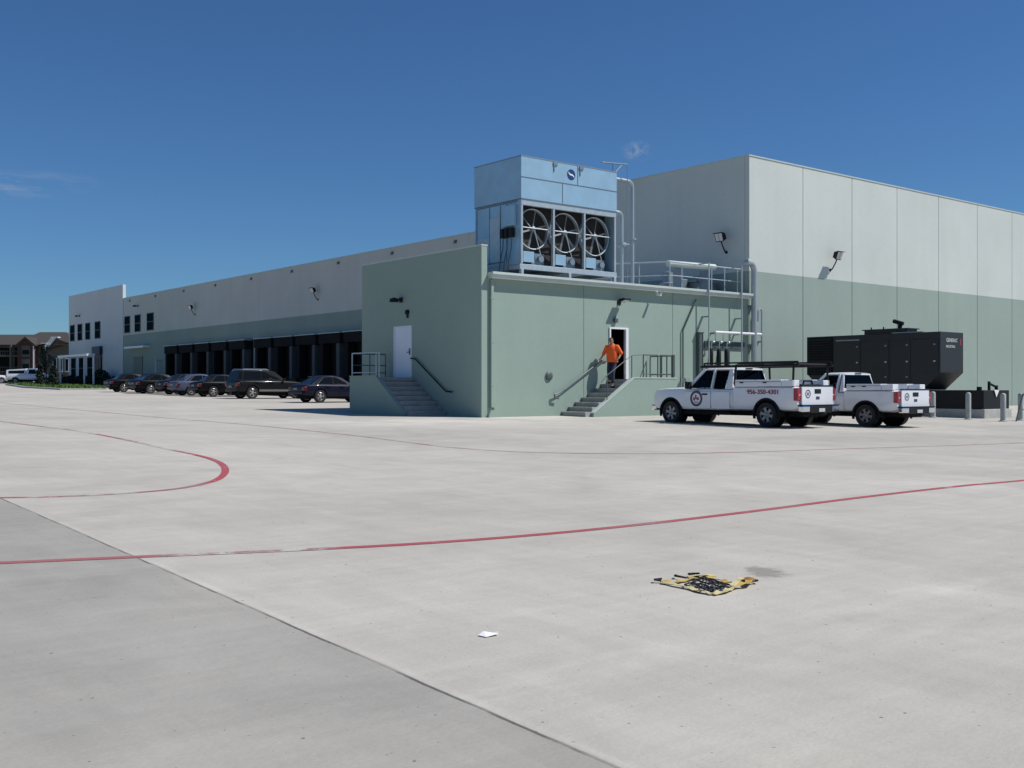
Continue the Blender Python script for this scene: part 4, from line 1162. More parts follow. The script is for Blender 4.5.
    # tool boxes
    for s in (1, -1):
        tb = MB().box(-.55, xc - .08, min(s * .56, s * .95), max(s * .56, s * .95), 1.285, 1.49).box(-.98, -.56, min(s * .62, s * .94), max(s * .62, s * .94), 1.285, 1.475)
        tb = tb.build('tool_box', M['white'], v, bevel=.015)
        mb = MB().box(-.55, xc - .08, min(s * .9505, s * .956), max(s * .9505, s * .956), 1.42, 1.432)
        for x in (.0, xc - .42): mb.box(x, x + .14, min(s * .951, s * .965), max(s * .951, s * .965), 1.385, 1.418)
        mb.build('latch', M['black'], tb)
    if rack:
        mb = MB()
        for s in (1, -1):
            mb.tube([(2.75, s * .86, 1.93), (-1.15, s * .86, 1.93)], .04, 8)
            mb.tube([(-.95, s * .90, 1.28), (-.95, s * .86, 1.93)], .035, 8).tube([(1.28, s * .90, 1.28), (1.28, s * .86, 1.93)], .035, 8)
        for x in (2.6, 1.28, .2, -.95): mb.tube([(x, -.86, 1.96), (x, .86, 1.96)], .035, 8)
        for s in (1, -1): mb.tube([(2.6, s * .86, 2.04), (-1.1, s * .86, 2.04)], .026, 8).tube([(2.6, s * .86, 1.93), (2.6, s * .86, 2.05)], .03, 6).tube([(-1.1, s * .86, 1.93), (-1.1, s * .86, 2.05)], .03, 6)
        mb.build('ladder_rack', M['black'], v, smooth=True)
        # door emblem: dark ring, small figure in it, and lettering
        T = face_T((2.84, .9955, .88), (-1, 0, 0), (0, 0, 1))
        em = MB().lathe([(.185, 0), (.265, 0), (.265, .003), (.185, .003)], 32, T).build('door_emblem', M['dark_text'], v)
        MB().box(-.13, -.06, -.07, .03, 0, .003, T).box(.02, .11, -.05, .04, 0, .003, T).box(-.05, .01, -.02, .12, 0, .003, T).box(-.10, .10, -.135, -.11, 0, .003, T).build('emblem_mark', M['red_text'], em)
        T = face_T((.12, .987, 1.10), (-1, 0, 0), (0, 0, 1))
        text('956-350-4301', .20, T, M['red_text'], 'lettering', v, .003, 1.1)
    return v


t1 = pickup('white extended cab pickup with black ladder rack and round door emblem, parked by the steps', 27.98, 20.85, R(90), 4.0, True, True)
t2 = pickup('white single cab pickup without ladder rack, parked before the generator', 31.25, 19.45, R(89), 3.02, False, False, .83)
t2.scale = (.98, .98, .925)
bag = thing('tool_bag', 'black tool bag lying in the bed of the ladder rack pickup', 'bag', (27.9, 19.95, gz(20) + 1.0))
MB().box(-.45, .45, -.28, .28, -.2, .36).build('bag', M['dull_black'], bag, bevel=.12, seg=4)
MB().tube([(-.25, 0, .34), (-.2, 0, .46), (.2, 0, .46), (.25, 0, .34)], .025, 6).build('strap', M['dull_black'], bag)


def car(name, label, cat, X, Y, rz, pm, kind='sedan', group=None, rim=None, clr=None):
    """rear axle at x=0, nose +x, closed cabin with glass panels on a shaped greenhouse"""
    v = thing(name, label, cat, (X, Y, gz(Y)), rz, group)
    if kind == 'suv':
        wb, r, hw = 2.9, .37, .95; zt = 1.74; zb = 1.10
        st_ = [(-.98, body_prof(.84, .46, 1.02, sh=.14)), (-.88, body_prof(.92, .38, 1.12, sh=.12)), (0, body_prof(.95, .34, zb + .02)), (2.2, body_prof(.95, .33, zb)), (2.75, body_prof(.94, .34, 1.07, crown=.04)), (3.4, body_prof(.90, .36, 1.0, crown=.06)), (3.75, body_prof(.80, .42, .86, crown=.05))]
        gh = [(-.90, .84, zb, -.72, .70, zt - .10), (-.7, .87, zb, -.55, .72, zt - .02), (.6, .885, zb, .6, .74, zt), (1.3, .885, zb, 1.15, .73, zt - .02), (2.35, .84, zb, 1.55, .66, zt - .09)]
    elif kind == 'sedan':
        wb, r, hw = 2.78, .34, .91; zt = 1.44; zb = .96
        st_ = [(-1.02, body_prof(.74, .42, .86, sh=.1)), (-.9, body_prof(.84, .34, .98, sh=.1)), (-.3, body_prof(.90, .30, 1.0, sh=.1)), (.4, body_prof(.91, .28, .98)), (2.0, body_prof(.91, .28, .96)), (2.6, body_prof(.89, .30, .92, crown=.05)), (3.35, body_prof(.84, .32, .80, crown=.06)), (3.68, body_prof(.70, .38, .68, crown=.04))]
        gh = [(-.62, .74, zb, .16, .60, zt - .07), (-.3, .80, zb, .35, .63, zt - .02), (.8, .845, zb, .8, .66, zt), (1.2, .845, zb, 1.15, .64, zt - .02), (2.15, .80, zb - .02, 1.42, .58, zt - .08)]
    b = MB().loft(st_).build('body', pm, v)
    cut(b, arch_cutters([0, wb], r + .06, hw, r + .02, .55), 2)
    # greenhouse: stations leaning from belt line to roof
    mb = MB(); lo, up = [], []
    for (xb, yb_, z0, xt, yt, z1_) in gh: lo.append((xb, yb_, z0 - .05)); up.append((xt, yt, z1_))
    V = []
    for a, c_ in zip(lo, up):
        V.append(mb.verts([(a[0], a[1], a[2]), (c_[0], c_[1], c_[2]), (c_[0], c_[1] * .5, c_[2] + .035), (c_[0], -c_[1] * .5, c_[2] + .035), (c_[0], -c_[1], c_[2]), (a[0], -a[1], a[2])]))
    for A, B in zip(V, V[1:]):
        for j in range(6): mb._f([A[j], B[j], B[(j + 1) % 6], A[(j + 1) % 6]])
    mb._f(V[0]); mb._f(V[-1][::-1])
    mb.build('cabin', pm, v, smooth=True, angle=40, bevel=.035, seg=3)
    n = len(gh)
    def lerp(i, s, k, out=.008):
        a, c_ = Vector(lo[i]), Vector(up[i]); p = a.lerp(c_, k); return Vector((p.x, s * (p.y + out), p.z))
    for s in (1, -1):
        spans = [(0.35, 1.0), (1.08, 2.0), (2.1, 3.6)] if kind == 'suv' else [(.55, 1.0), (1.08, 2.0), (2.1, 3.6)]
        for a, c_ in spans:
            def at(q, k):
                i = min(int(q), n - 2); return lerp(i, s, k).lerp(lerp(i + 1, s, k), q - i)
            pts = [at(a, .18), at(c_, .18), at(c_, .88), at(a, .88)]
            quad_panel(pts, .004).build('window', M['dark_glass'], v)
    def cross(i0, i1, k0, k1, sh=.9, dx=0):
        pts = []
        for s, k in ((-1, k0), (1, k0), (1, k1), (-1, k1)):
            p = lerp(i0, s, k, 0); pts.append(Vector((p.x + dx, p.y * sh, p.z)))
        return quad_panel(pts, .004)
    cross(n - 1, n - 1, .16, .93, .92, .008).build('windscreen', M['dark_glass'], v)
    cross(0, 0, .25 if kind == 'suv' else .2, .9, .9, -.008).build('rear_window', M['dark_glass'], v)
    rm = rim or M['alloy']
    for x in (0, wb):
        for s in (1, -1): wheel(v, x, s * (hw - .12), r, .22, rm, 5)
    MB().box(-.7, wb + .5, -.54, .54, .2, .60).build('underbody', M['dull_black'], v)
    for s in (1, -1):
        zz = .86 if kind == 'suv' else .74
        MB().box(-.985 if kind == 'suv' else -1.0, -.80, min(s * .62, s * .90), max(s * .62, s * .90), zz - .10, zz + .12).build('taillight', M['red_shaded'], v, bevel=.03)
        xh = st_[-1][0]
        MB().box(xh - .32, xh - .02, min(s * .48, s * .80), max(s * .48, s * .80), .62 if kind == 'sedan' else .72, .74 if kind == 'sedan' else .88).build('headlight', M['lamp_lens'], v, bevel=.03)
        mx_ = 2.0 if kind == 'suv' else 1.85
        MB().box(mx_, mx_ + .12, min(s * .9, s * 1.08), max(s * .9, s * 1.08), zb, zb + .15).build('mirror', pm, v, bevel=.03)
        for xq in ((.25, 1.15) if kind == 'suv' else (.35, 1.2)):
            MB().box(xq, xq + .2, min(s * (hw - .01), s * (hw + .025)), max(s * (hw - .01), s * (hw + .025)), zb - .14, zb - .10).build('handle', clr or pm, v)
            MB().box(xq - .07, xq - .06, min(s * (hw - .05), s * (hw + .002)), max(s * (hw - .05), s * (hw + .002)), .42, zb - .06).build('door_seam', M['dull_black'], v)
        if kind == 'suv':
            MB().tube([(-.6, s * .66, zt - .04), (-.5, s * .67, zt + .05), (1.0, s * .67, zt + .06), (1.15, s * .66, zt - .01)], .03 if clr else .02, 6).build('roof_rail', M['chrome'] if clr else M['black'], v)  # thicker chrome rail stands in for the sky glint along the roof
            MB().bar((.42, s * (hw + .003), .50), (2.35, s * (hw + .003), .50), .03, .12).build('side_moulding', M['steel_rim'], v)
            MB().bar((-.6, s * (hw - .055), zb - .005), (2.1, s * (hw - .055), zb - .005), .02, .03).build('belt_trim', M['chrome'] if clr else M['black'], v)
    MB().box(-1.03 if kind == 'suv' else -1.06, -.85, -.82, .82, .44, .60).build('rear_bumper', pm, v, bevel=.05)
    MB().box(-1.04 if kind == 'suv' else -1.045, -1.0, -.2, .2, .69, .78).build('licence_plate', M['steel_rim'], v)
    return v


P_gun = paint('gunmetal_paint', (.010, .010, .011)); P_navy = paint('dark_blue_paint', (.007, .009, .024)); P_blk = paint('black_car_paint', (.004, .004, .005), .03)
P_sil = paint('silver_blue_paint', (.075, .085, .14)); P_dgr = paint('dark_green_paint', (.003, .005, .005), .02); P_dgy = paint('dark_grey_paint', (.006, .006, .008), .02); P_mar = paint('dark_maroon_paint', (.007, .003, .004), .02)
GR = 'cars parked in a row facing the docks'
car('parked_suv', 'gunmetal SUV with chrome rails for its roof glint and chrome wheels, parked facing the docks', 'suv', 28.15, 60.8, 0, P_gun, 'suv', GR, clr=M['chrome'])
car('parked_car', 'dark blue sedan parked nearest the annex steps', 'car', 27.75, 51.6, 0, P_navy, 'sedan', GR)
car('parked_car', 'black sedan in the shade between the gunmetal SUV and the silver blue sedan', 'car', 28.1, 66.4, 0, P_blk, 'sedan', GR)
car('parked_car', 'silver blue sedan in the shaded row, only pale one there', 'car', 28.1, 70.0, 0, P_sil, 'sedan', GR)
for k, (y, pm, kd, lab) in enumerate(((73.6, P_dgy, 'sedan', 'dark grey sedan parked just left of the silver blue sedan'), (77.0, P_dgr, 'sedan', 'very dark green sedan between the dark grey and maroon ones'), (80.4, P_mar, 'sedan', 'dark maroon sedan in the shaded row, second from the far end'), (83.6, P_blk, 'sedan', 'black sedan at the far left end of the shaded row'))):
    car('parked_car', lab, 'car', 28.1 + (.5, -.1, .7, .2)[k], y + (.0, .25, -.1, .2)[k], R((1.5, -1, 2, -.5)[k]), pm, kd, GR)

# distant white pickup with bed cap and a white van
def far_pickup(label, X, Y, rz):
    v = thing('pickup_truck', label, 'pickup truck', (X, Y, gz(Y)), rz, 'white vehicles by the apartments')
    pw = M['paint_white']
    b = MB().loft([(-1.1, body_prof(.93, .5, 1.2)), (1.3, body_prof(.96, .5, 1.2)), (2.9, body_prof(.96, .48, 1.18)), (3.9, body_prof(.95, .48, 1.12, crown=.06)), (4.3, body_prof(.84, .54, .98))]).build('body', pw, v)
    cut(b, arch_cutters([0, 3.6], .46, 1.0, .42, .55))
    for x in (0, 3.6):
        for s in (1, -1): wheel(v, x, s * .84, .39, .25, M['steel_rim'], 6)
    MB().box(-1, 4, -.6, .6, .34, .6).build('chassis', M['dull_black'], v)
    MB().loft([(-1.05, [(0, 1.1), (.90, 1.15), (.80, 1.70), (0, 1.76)]), (1.15, [(0, 1.1), (.90, 1.15), (.80, 1.84), (0, 1.9)])]).build('bed_cap', pw, v)
    MB().loft([(1.25, [(0, 1.1), (.90, 1.15), (.76, 1.78), (0, 1.84)]), (1.4, [(0, 1.1), (.90, 1.15), (.77, 1.84), (0, 1.9)]), (2.2, [(0, 1.1), (.90, 1.15), (.77, 1.84), (0, 1.9)]), (2.95, [(0, 1.1), (.88, 1.12), (.86, 1.18), (0, 1.22)])]).build('cab', pw, v)
    for s in (1, -1):
        quad_panel([(-.8, s * .885, 1.28), (1.0, s * .885, 1.28), (1.0, s * .84, 1.66), (-.8, s * .84, 1.60)]).build('cap_window', M['dark_glass'], v)
        quad_panel([(1.5, s * .897, 1.22), (2.65, s * .895, 1.22), (2.2, s * .80, 1.74), (1.55, s * .80, 1.74)]).build('window', M['dark_glass'], v)
        MB().box(-1.13, -1.0, min(s * .8, s * .95), max(s * .8, s * .95), .85, 1.15).build('taillight', M['red_lens'], v)
    MB().box(-1.25, -1.08, -.9, .9, .5, .68).build('rear_bumper', M['chrome'], v)
    return v


RZ = math.atan2(-.6279, .7785)
far_pickup('white pickup with a bed cap parked far left by the apartments', 34.6, 139.3, RZ + R(8))
car('parked_suv', 'white SUV half out of frame at the far left edge', 'suv', 32.2, 149.0, RZ + R(20), M['paint_white'], 'suv', 'white vehicles by the apartments')

# ------------------------------------------------------------------ canopy frame, hedge, small trees
cf = thing('shade_canopy', 'white open canopy frame on thin posts by the office corner', 'canopy', (35.8, 120, gz(120)))
def pxw(px, X): u = (px - 512) / 1063; return X * (.7785 - .6279 * u) / (.6279 + .7785 * u)
for px, X in ((60.5, 35.5), (84.3, 36.1), (93.5, 35.5)):
    y = pxw(px, X); MB().box(X - .07, X + .07, y - .07, y + .07, gz(y), gz(y) + 3.15).build('post', M['white'], cf, W=True)
ya_, yb_ = pxw(95, 36.2), pxw(59, 35.5)
MB().box(35.35, 36.2, ya_, yb_, gz(120) + 3.16, gz(120) + 3.42).build('roof', M['white'], cf, W=True)


def leaf_cloud(mb, c, rad, n, size, sq=(1, 1, 1), shell=.55):
    for _ in range(n):
        while True:
            d = Vector((random.gauss(0, 1), random.gauss(0, 1), random.gauss(0, 1)))
            if d.length > .1: break
        d.normalize(); r = rad * (shell + (1 - shell) * random.random()) * random.uniform(.8, 1.08)
        p = Vector(c) + Vector((d.x * r * sq[0], d.y * r * sq[1], d.z * r * sq[2]))
        q = Quaternion((random.gauss(0, 1), random.gauss(0, 1), random.gauss(0, 1), random.gauss(0, 1))).normalized()
        s = size * random.uniform(.6, 1.3)
        mb._f(mb.verts([p + q @ Vector(v) * s for v in ((-.5, -.2, 0), (.5, -.2, 0), (.6, .25, .1), (0, .5, .15), (-.6, .25, .1))]))


def conifer(label, X, Y, h, w_):
    tr = thing('conifer', label, 'tree', (X, Y, gz(Y) + .15), 0, 'small evergreens on the grass island')
    MB().tube([(0, 0, -.1), (0.02, 0, h * .5), (0, .02, h * .96)], [.07, .05, .015], 7).build('trunk', M['bark'], tr)
    mb = MB()
    for i in range(46):
        k = i / 45; z = h * (.06 + .92 * k); rr = w_ * (1 - k) ** .8 * random.uniform(.65, 1.1) + .05
        for _ in range(3):
            a = random.uniform(0, 2 * pi); leaf_cloud(mb, (cos(a) * rr * .6, sin(a) * rr * .6, z), .22 + rr * .25, 9, .16, (1, 1, .6), .2)
    mb.build('crown', M['needle'], tr)
    return tr


conifer('dark bushy evergreen before the white pickup with bed cap', 31.5, pxw(40, 31.5), 2.2, .5)
conifer('low rounded dark evergreen left of the canopy posts', 30.6, pxw(53.5, 30.6), 1.9, .62)
dt = thing('young_tree', 'thin grey-green young tree behind the two evergreens', 'tree', (36.2, pxw(46, 36.2), gz(131) + .1))
MB().tube([(0, 0, 0), (.05, .02, 1.6), (0, .1, 4.0)], [.07, .05, .015], 7).tube([(.03, 0, 1.6), (.7, .2, 3.0)], [.035, .012], 6).tube([(.03, 0, 1.9), (-.6, -.3, 3.3)], [.035, .012], 6).build('trunk', M['bark'], dt)
mb = MB()
for c_, r_ in (((0, .1, 3.6), .8), ((.7, .2, 3.0), .6), ((-.6, -.3, 3.2), .65), ((.1, -.2, 2.5), .6), ((0, 0, 4.3), .5)): leaf_cloud(mb, c_, r_ * .9, 55, .2, (1, 1, 1), .3)
mb.build('crown', M['leaf'], dt)
hd = thing('hedge', 'low dark clipped hedge along the foot of the office wall', 'hedge', (37.8, 120, gz(120)))
mb = MB()
for i in range(70):
    y = 106 + i * 27 / 70; leaf_cloud(mb, (38.0 + random.uniform(-.2, .2), y, gz(y) + .55), .62, 60, .22, (1, 1, .95), .3)
mb.build('foliage', M['hedge'], hd, W=True)
MB().box(37.75, 38.3, 106, 133, 1.4, 1.9).build('stem_mass', M['hedge'], hd, W=True)
sb = thing('shrub', 'dark rounded shrub by the maroon office entrance', 'shrub', (37.6, 118.4, gz(118)))
mb = MB()
for c_, r_ in (((37.6, 118.4, 2.6), .75), ((37.5, 117.6, 2.9), .7), ((37.7, 116.7, 2.6), .65)): leaf_cloud(mb, c_, r_, 150, .24, (1, 1, 1), .3)
mb.build('foliage', M['hedge'], sb, W=True)
MB().tube([(37.6, 117.6, gz(118)), (37.6, 117.6, 2.6)], .06, 6).build('stem', M['bark'], sb, W=True)
wp_ = thing('white_pole', 'slim white pipe post beside the dock wall awning', 'post', (38.5, 103.9, gz(104)))
MB().tube([(38.5, 103.6, gz(104)), (38.5, 103.6, 4.35)], .09, 8).build('pipe', M['rail_light'], wp_, W=True)
MB().box(38.5, 38.95, 103.55, 103.65, 4.1, 4.2).build('bracket', M['rail_light'], wp_, W=True)

# ------------------------------------------------------------------ apartments, far left
def cam_xy(lat, dep): return Vector((.7785 * lat + .6279 * dep, -.6279 * lat + .7785 * dep, 0))
base = cam_xy(-76, 176)
ap = thing('apartment_house', 'two storey brick apartment house with brown hip roofs and balconies', 'apartment house', (base.x, base.y, 1.9), RZ)
# local x = picture right, y = away. pixel x -> local: (px-512)/1063*176+76
def ux(px): return (px - 512) / 1063 * 176 + 76
def hz(py): return 1.55 + (387 - py) / 1063 * 176 - 1.9
ev = hz(344.5)
MB().box(ux(-130), ux(20), 1.6, 12, 0, ev).box(ux(37.2), ux(78), 0.4, 12, 0, ev).build('wall', M['siding'], ap)
MB().box(ux(20), ux(37), -.9, 8, 0, ev).build('gable_wing', M['brick'], ap)
MB().prism([(ux(19), -.9, ev), (ux(38), -.9, ev), (ux(28.5), -.9, hz(338.3))], (0, 6, 0)).build('gable', M['brick'], ap)
def roof_hip(x0, x1, y0, y1, z0, z1, rx0, rx1):
    m = MB(); ym = (y0 + y1) / 2
    v = m.verts([(x0, y0, z0), (x1, y0, z0), (x1, y1, z0), (x0, y1, z0), (rx0, ym, z1), (rx1, ym, z1)])
    for q in ((0, 1, 5, 4), (1, 2, 5), (2, 3, 4, 5), (3, 0, 4), (3, 2, 1, 0)): m._f([v[i] for i in q])
    return m
roof_hip(ux(-140), ux(40), .6, 13, ev, hz(332.6), ux(-120), ux(22)).build('roof', M['shingle'], ap)
roof_hip(ux(12), ux(80), -.6, 14, ev - .05, hz(330), ux(22), ux(49)).build('roof', M['shingle'], ap)
mb = MB()
a_, b_, c2 = Vector((ux(17.5), -1.25, ev - .25)), Vector((ux(28.5), -1.25, hz(336.8))), Vector((ux(39.5), -1.25, ev - .25))
mb.prism([a_, b_, b_ + Vector((0, 0, -.35)), a_ + Vector((.4, 0, -.05))], (0, 6.5, 0)).prism([b_, c2, c2 + Vector((-.4, 0, -.05)), b_ + Vector((0, 0, -.35))], (0, 6.5, 0))
mb.build('roof', M['shingle'], ap)
for y0, y1 in ((346, 357), (359, 372)):
    f = MB().box(ux(24.5), ux(32.5), -1.0, -.905, hz(y1), hz(y0)).build('window', M['siding'], ap)
    MB().box(ux(25.3), ux(31.7), -1.03, -1.001, hz(y0 + (y1 - y0) * .78), hz(y0 + (y1 - y0) * .38)).build('pane', M['window_glass'], f)
for y0, y1 in ((347.5, 355), (357, 371)):
    for xa, xb in ((10.5, 20), (-6, 6), (-30, -12), (-60, -40)):
        b = MB().box(ux(xa), ux(xb), 1.50, 1.595, hz(y1), hz(y0)).build('balcony_shade_panel', M['dull_black'], ap)  # flat black panel stands for the shaded balcony recess
    mb = MB().box(ux(-70), ux(19.5), .3, 1.49, hz(y1) - .25, hz(y1)).box(ux(-70), ux(19.5), .3, .36, hz(y1) + .62, hz(y1) + .7)
    for k in range(40): x = ux(-70) + k * (ux(19.5) - ux(-70)) / 40; mb.box(x, x + .05, .31, .35, hz(y1), hz(y1) + .62)
    mb.build('balcony', M['siding'], ap)
for px in (8.5, -8, -36): MB().box(ux(px), ux(px) + .3, .32, .62, 0, ev).build('post', M['siding'], ap)
MB().box(ux(35.6), ux(36.6), -1.02, -.902, 0, ev).build('downpipe', M['white'], ap)
MB().box(ux(40), ux(45), .3, .395, hz(372), hz(347)).build('stair_shade_panel', M['dull_black'], ap)  # flat black panel painted as the shade inside the stair recess
MB().prism([(ux(44.8), -.8, hz(348)), (ux(47.5), -.8, hz(350.5)), (ux(57.5), -.8, hz(338.2)), (ux(53.5), -.8, hz(337.3))], (0, 1.0, 0)).box(ux(43), ux(49), -.85, 0, hz(343.8), hz(343)).box(ux(53), ux(60), -.85, .2, hz(337.8), hz(336.9)).build('stair_roof', M['white'], ap)
MB().prism([(ux(48.5), -.5, hz(350)), (ux(70), -.5, hz(343)), (ux(57.5), -.5, hz(338.6))], (0, .85, 0)).build('side_roof', M['shingle'], ap)
for px in (52, 58, 64): 
    f = MB().box(ux(px), ux(px + 4), .32, .395, hz(372), hz(358)).build('window', M['white'], ap)
    MB().box(ux(px + .5), ux(px + 3.5), .30, .319, hz(371), hz(359)).build('pane', M['window_glass'], f)


# ------------------------------------------------------------------ person on the front steps
def skin_mesh(verts, edges, radii, sub=2):
    me = bpy.data.meshes.new('tmp'); me.from_pydata(verts, edges, []); ob = bpy.data.objects.new('tmp', me); COL.objects.link(ob)
    ob.modifiers.new('skin', 'SKIN').use_smooth_shade = True
    for i, r_ in enumerate(radii):
        me.skin_vertices[0].data[i].radius = r_ if isinstance(r_, tuple) else (r_, r_)
    for i in range(len(verts)): me.skin_vertices[0].data[i].use_root = (i == 0)
    sb_ = ob.modifiers.new('sub', 'SUBSURF'); sb_.levels = sub; sb_.render_levels = sub
    bpy.context.view_layer.update()
    out = evaluated(ob); bpy.data.objects.remove(ob); bpy.data.meshes.remove(me)
    return out


pz = gz(30.3) + (1.86 - gz(30.3)) / 8 * 7
pe = thing('person', 'person in orange shirt and dark jeans coming down the front steps', 'person', (29.76, 30.52, pz), R(180 + 22))
J = [(0, 0, .98), (.01, 0, 1.16), (.03, 0, 1.34), (.02, 0, 1.47), (.03, 0, 1.55), (.05, 0, 1.62),           # 0-5 spine, neck, head base
     (.0, .10, .88), (.20, .11, .42), (.22, .11, -.07), (.34, .12, -.14),                                         # 6-9 left leg stepping down
     (.0, -.10, .88), (.10, -.10, .48), (-.02, -.10, .09), (.11, -.11, .03),                                      # 10-13 right leg
     (.02, .21, 1.46), (-.07, .33, 1.19), (.11, .33, 1.0), (.17, .30, .95),                                     # 14-17 left arm, bent
     (.02, -.21, 1.46), (.02, -.33, 1.20), (.15, -.38, 1.02), (.21, -.40, .98)]                                # 18-21 right arm on the rail
E_ = [(0, 1), (1, 2), (2, 3), (3, 4), (4, 5), (0, 6), (6, 7), (7, 8), (8, 9), (0, 10), (10, 11), (11, 12), (12, 13), (3, 14), (14, 15), (15, 16), (16, 17), (3, 18), (18, 19), (19, 20), (20, 21)]
rad = [(.13, .10), (.13, .10), (.14, .11), (.10, .08), .055, .06, (.09, .09), .062, .045, (.045, .03), (.09, .09), .062, .045, (.045, .03), .06, .047, .033, (.04, .022), .06, .047, .033, (.04, .022)]
mb = MB()
bm_ = skin_mesh(J, E_, rad); mb.bm.from_mesh(bm_); bpy.data.meshes.remove(bm_)
HT = Matrix.Translation((.10, 0, 1.655)) @ Matrix.Rotation(R(25), 4, 'Z')
mb.ball((0, 0, 0), .1, HT, 20, 16, (.98, .78, 1.18)); mb.ball((.03, 0, -.065), .065, HT, 14, 10, (.9, .85, .8))
mb.ball((.103, 0, -.01), .018, HT, 8, 6, (1, .7, 1.4)); mb.ball((.088, 0, -.062), .02, HT, 8, 6, (.6, 1.2, .35))
for s in (1, -1): mb.ball((-.005, s * .08, -.005), .025, HT, 8, 6, (.7, .35, 1.2))
for wri, dirx, sd in (((.17, .30, .95), Vector((.75, -.1, -.6)).normalized(), 1), ((.21, -.40, .98), Vector((.75, -.1, -.5)).normalized(), -1)):
    side = dirx.cross(Vector((0, 0, 1))).normalized(); wv = Vector(wri); dn = side.cross(dirx).normalized()
    if dn.z > 0: dn = -dn
    for k, ln in enumerate((.07, .08, .075, .06)):
        o_ = wv + side * (.028 - .018 * k)
        ch = [tuple(o_), tuple(o_ + dirx * ln * .6), tuple(o_ + dirx * ln + dn * .02), tuple(o_ + dirx * ln * 1.1 + dn * .055)]
        fm = skin_mesh(ch, [(0, 1), (1, 2), (2, 3)], [.011, .0095, .009, .007], 1); mb.bm.from_mesh(fm); bpy.data.meshes.remove(fm)
    o_ = wv + side * .03 * sd - dirx * .01
    fm = skin_mesh([tuple(o_), tuple(o_ + side * .03 * sd + dirx * .03), tuple(o_ + side * .035 * sd + dirx * .06 + dn * .02)], [(0, 1), (1, 2)], [.013, .011, .008], 1); mb.bm.from_mesh(fm); bpy.data.meshes.remove(fm)
pe.scale = (1.04, 1.04, 1.03)
body = mb.build('body', M['skin'], pe, smooth=True, angle=80)
mb = MB()
for s in (1, -1): mb.ball((.088, s * .034, .012), .013, HT, 8, 6)
mb.build('eye', M['dull_black'], pe)
MB().ball((-.018, 0, .032), .105, HT, 18, 12, (.95, .83, 1.02)).build('hair', M['hair'], pe, smooth=True)
mb = MB(); rings = []
for k, (z, cxx, rx, ry) in enumerate(((.83, .0, .17, .225), (.90, .0, .18, .232), (1.0, .005, .185, .228), (1.12, .015, .19, .228), (1.28, .025, .172, .225), (1.40, .025, .145, .232), (1.47, .025, .105, .185), (1.515, .03, .078, .09))):
    rings.append(mb.verts([(cxx + rx * cos(2 * pi * j / 24) * (1 + .03 * sin(j * 2.1 + k)), ry * sin(2 * pi * j / 24), z + .006 * sin(j * 1.7 + k)) for j in range(24)]))
for A, B in zip(rings, rings[1:]):
    for j in range(24): mb._f([A[j], A[(j + 1) % 24], B[(j + 1) % 24], B[j]])
for sd, el, wr in ((1, J[15], J[16]), (-1, J[19], J[20])):
    e_, w_ = Vector(el), Vector(wr)
    mb.tube([(.02, sd * .13, 1.45), (.02, sd * .21, 1.425), Vector((.02, sd * .21, 1.43)).lerp(e_, .5), e_, e_.lerp(w_, .35)], [.07, .088, .078, .07, .062], 12)
mb.build('shirt', M['orange'], pe, smooth=True, angle=80)
tm = skin_mesh([J[0], J[6], J[7], (.215, .11, .0), J[10], J[11], (-.01, -.10, .14)], [(0, 1), (1, 2), (2, 3), (0, 4), (4, 5), (5, 6)], [(.14, .11), .11, .085, .08, .11, .085, .08])
mb = MB(); mb.bm.from_mesh(tm); mb.build('trousers', M['jeans'], pe, smooth=True, angle=80)
for p, q in (((.20, .11, -.125), (.37, .12, -.14)), ((-.04, -.10, .05), (.13, -.11, .038))):
    fm = skin_mesh([(p[0] - .02, p[1], p[2]), (p[0] + .06, p[1], p[2]), q], [(0, 1), (1, 2)], [(.065, .06), (.065, .06), (.05, .04)]); mb = MB(); mb.bm.from_mesh(fm); mb.build('shoe', M['dull_black'], pe, smooth=True, angle=80)

# ------------------------------------------------------------------ cargo net on the ground, paper scrap
nb = (6.1, 5.25)
nb = (6.12, 5.22)
net = thing('cargo_net', 'black cargo net with yellow webbing straps crumpled on the concrete', 'cargo net', (nb[0], nb[1], gz(nb[1])))
def gp(x, y, h=0.): return Vector((x, y, gz(y) + h))
c00, c10, c11, c01 = [Vector((*p, 0)) for p in ((5.86, 5.30), (5.83, 4.95), (6.17, 5.03), (6.29, 5.47))]
mb = MB()
def gq(u, v):
    p = c00.lerp(c10, u).lerp(c01.lerp(c11, u), v)
    return p
def bump(x, y): return .016 + .022 * (sin(x * 23 + y * 9) * sin(y * 19 - x * 5) + 1) * .5
n = 5
for i in range(n + 1):
    for ax_ in (0, 1):
        pts = []
        for j in range(13):
            a, b = i / n, j / 12
            q = gq(a, b) if ax_ == 0 else gq(b, a)
            q = q + Vector((random.uniform(-.005, .005), random.uniform(-.005, .005), 0))
            pts.append(gp(q.x, q.y, bump(q.x, q.y) + .004 * ax_))
        mb.tube(pts, .0085, 6)
mb.build('mesh_webbing', M['black_web'], net, W=True)
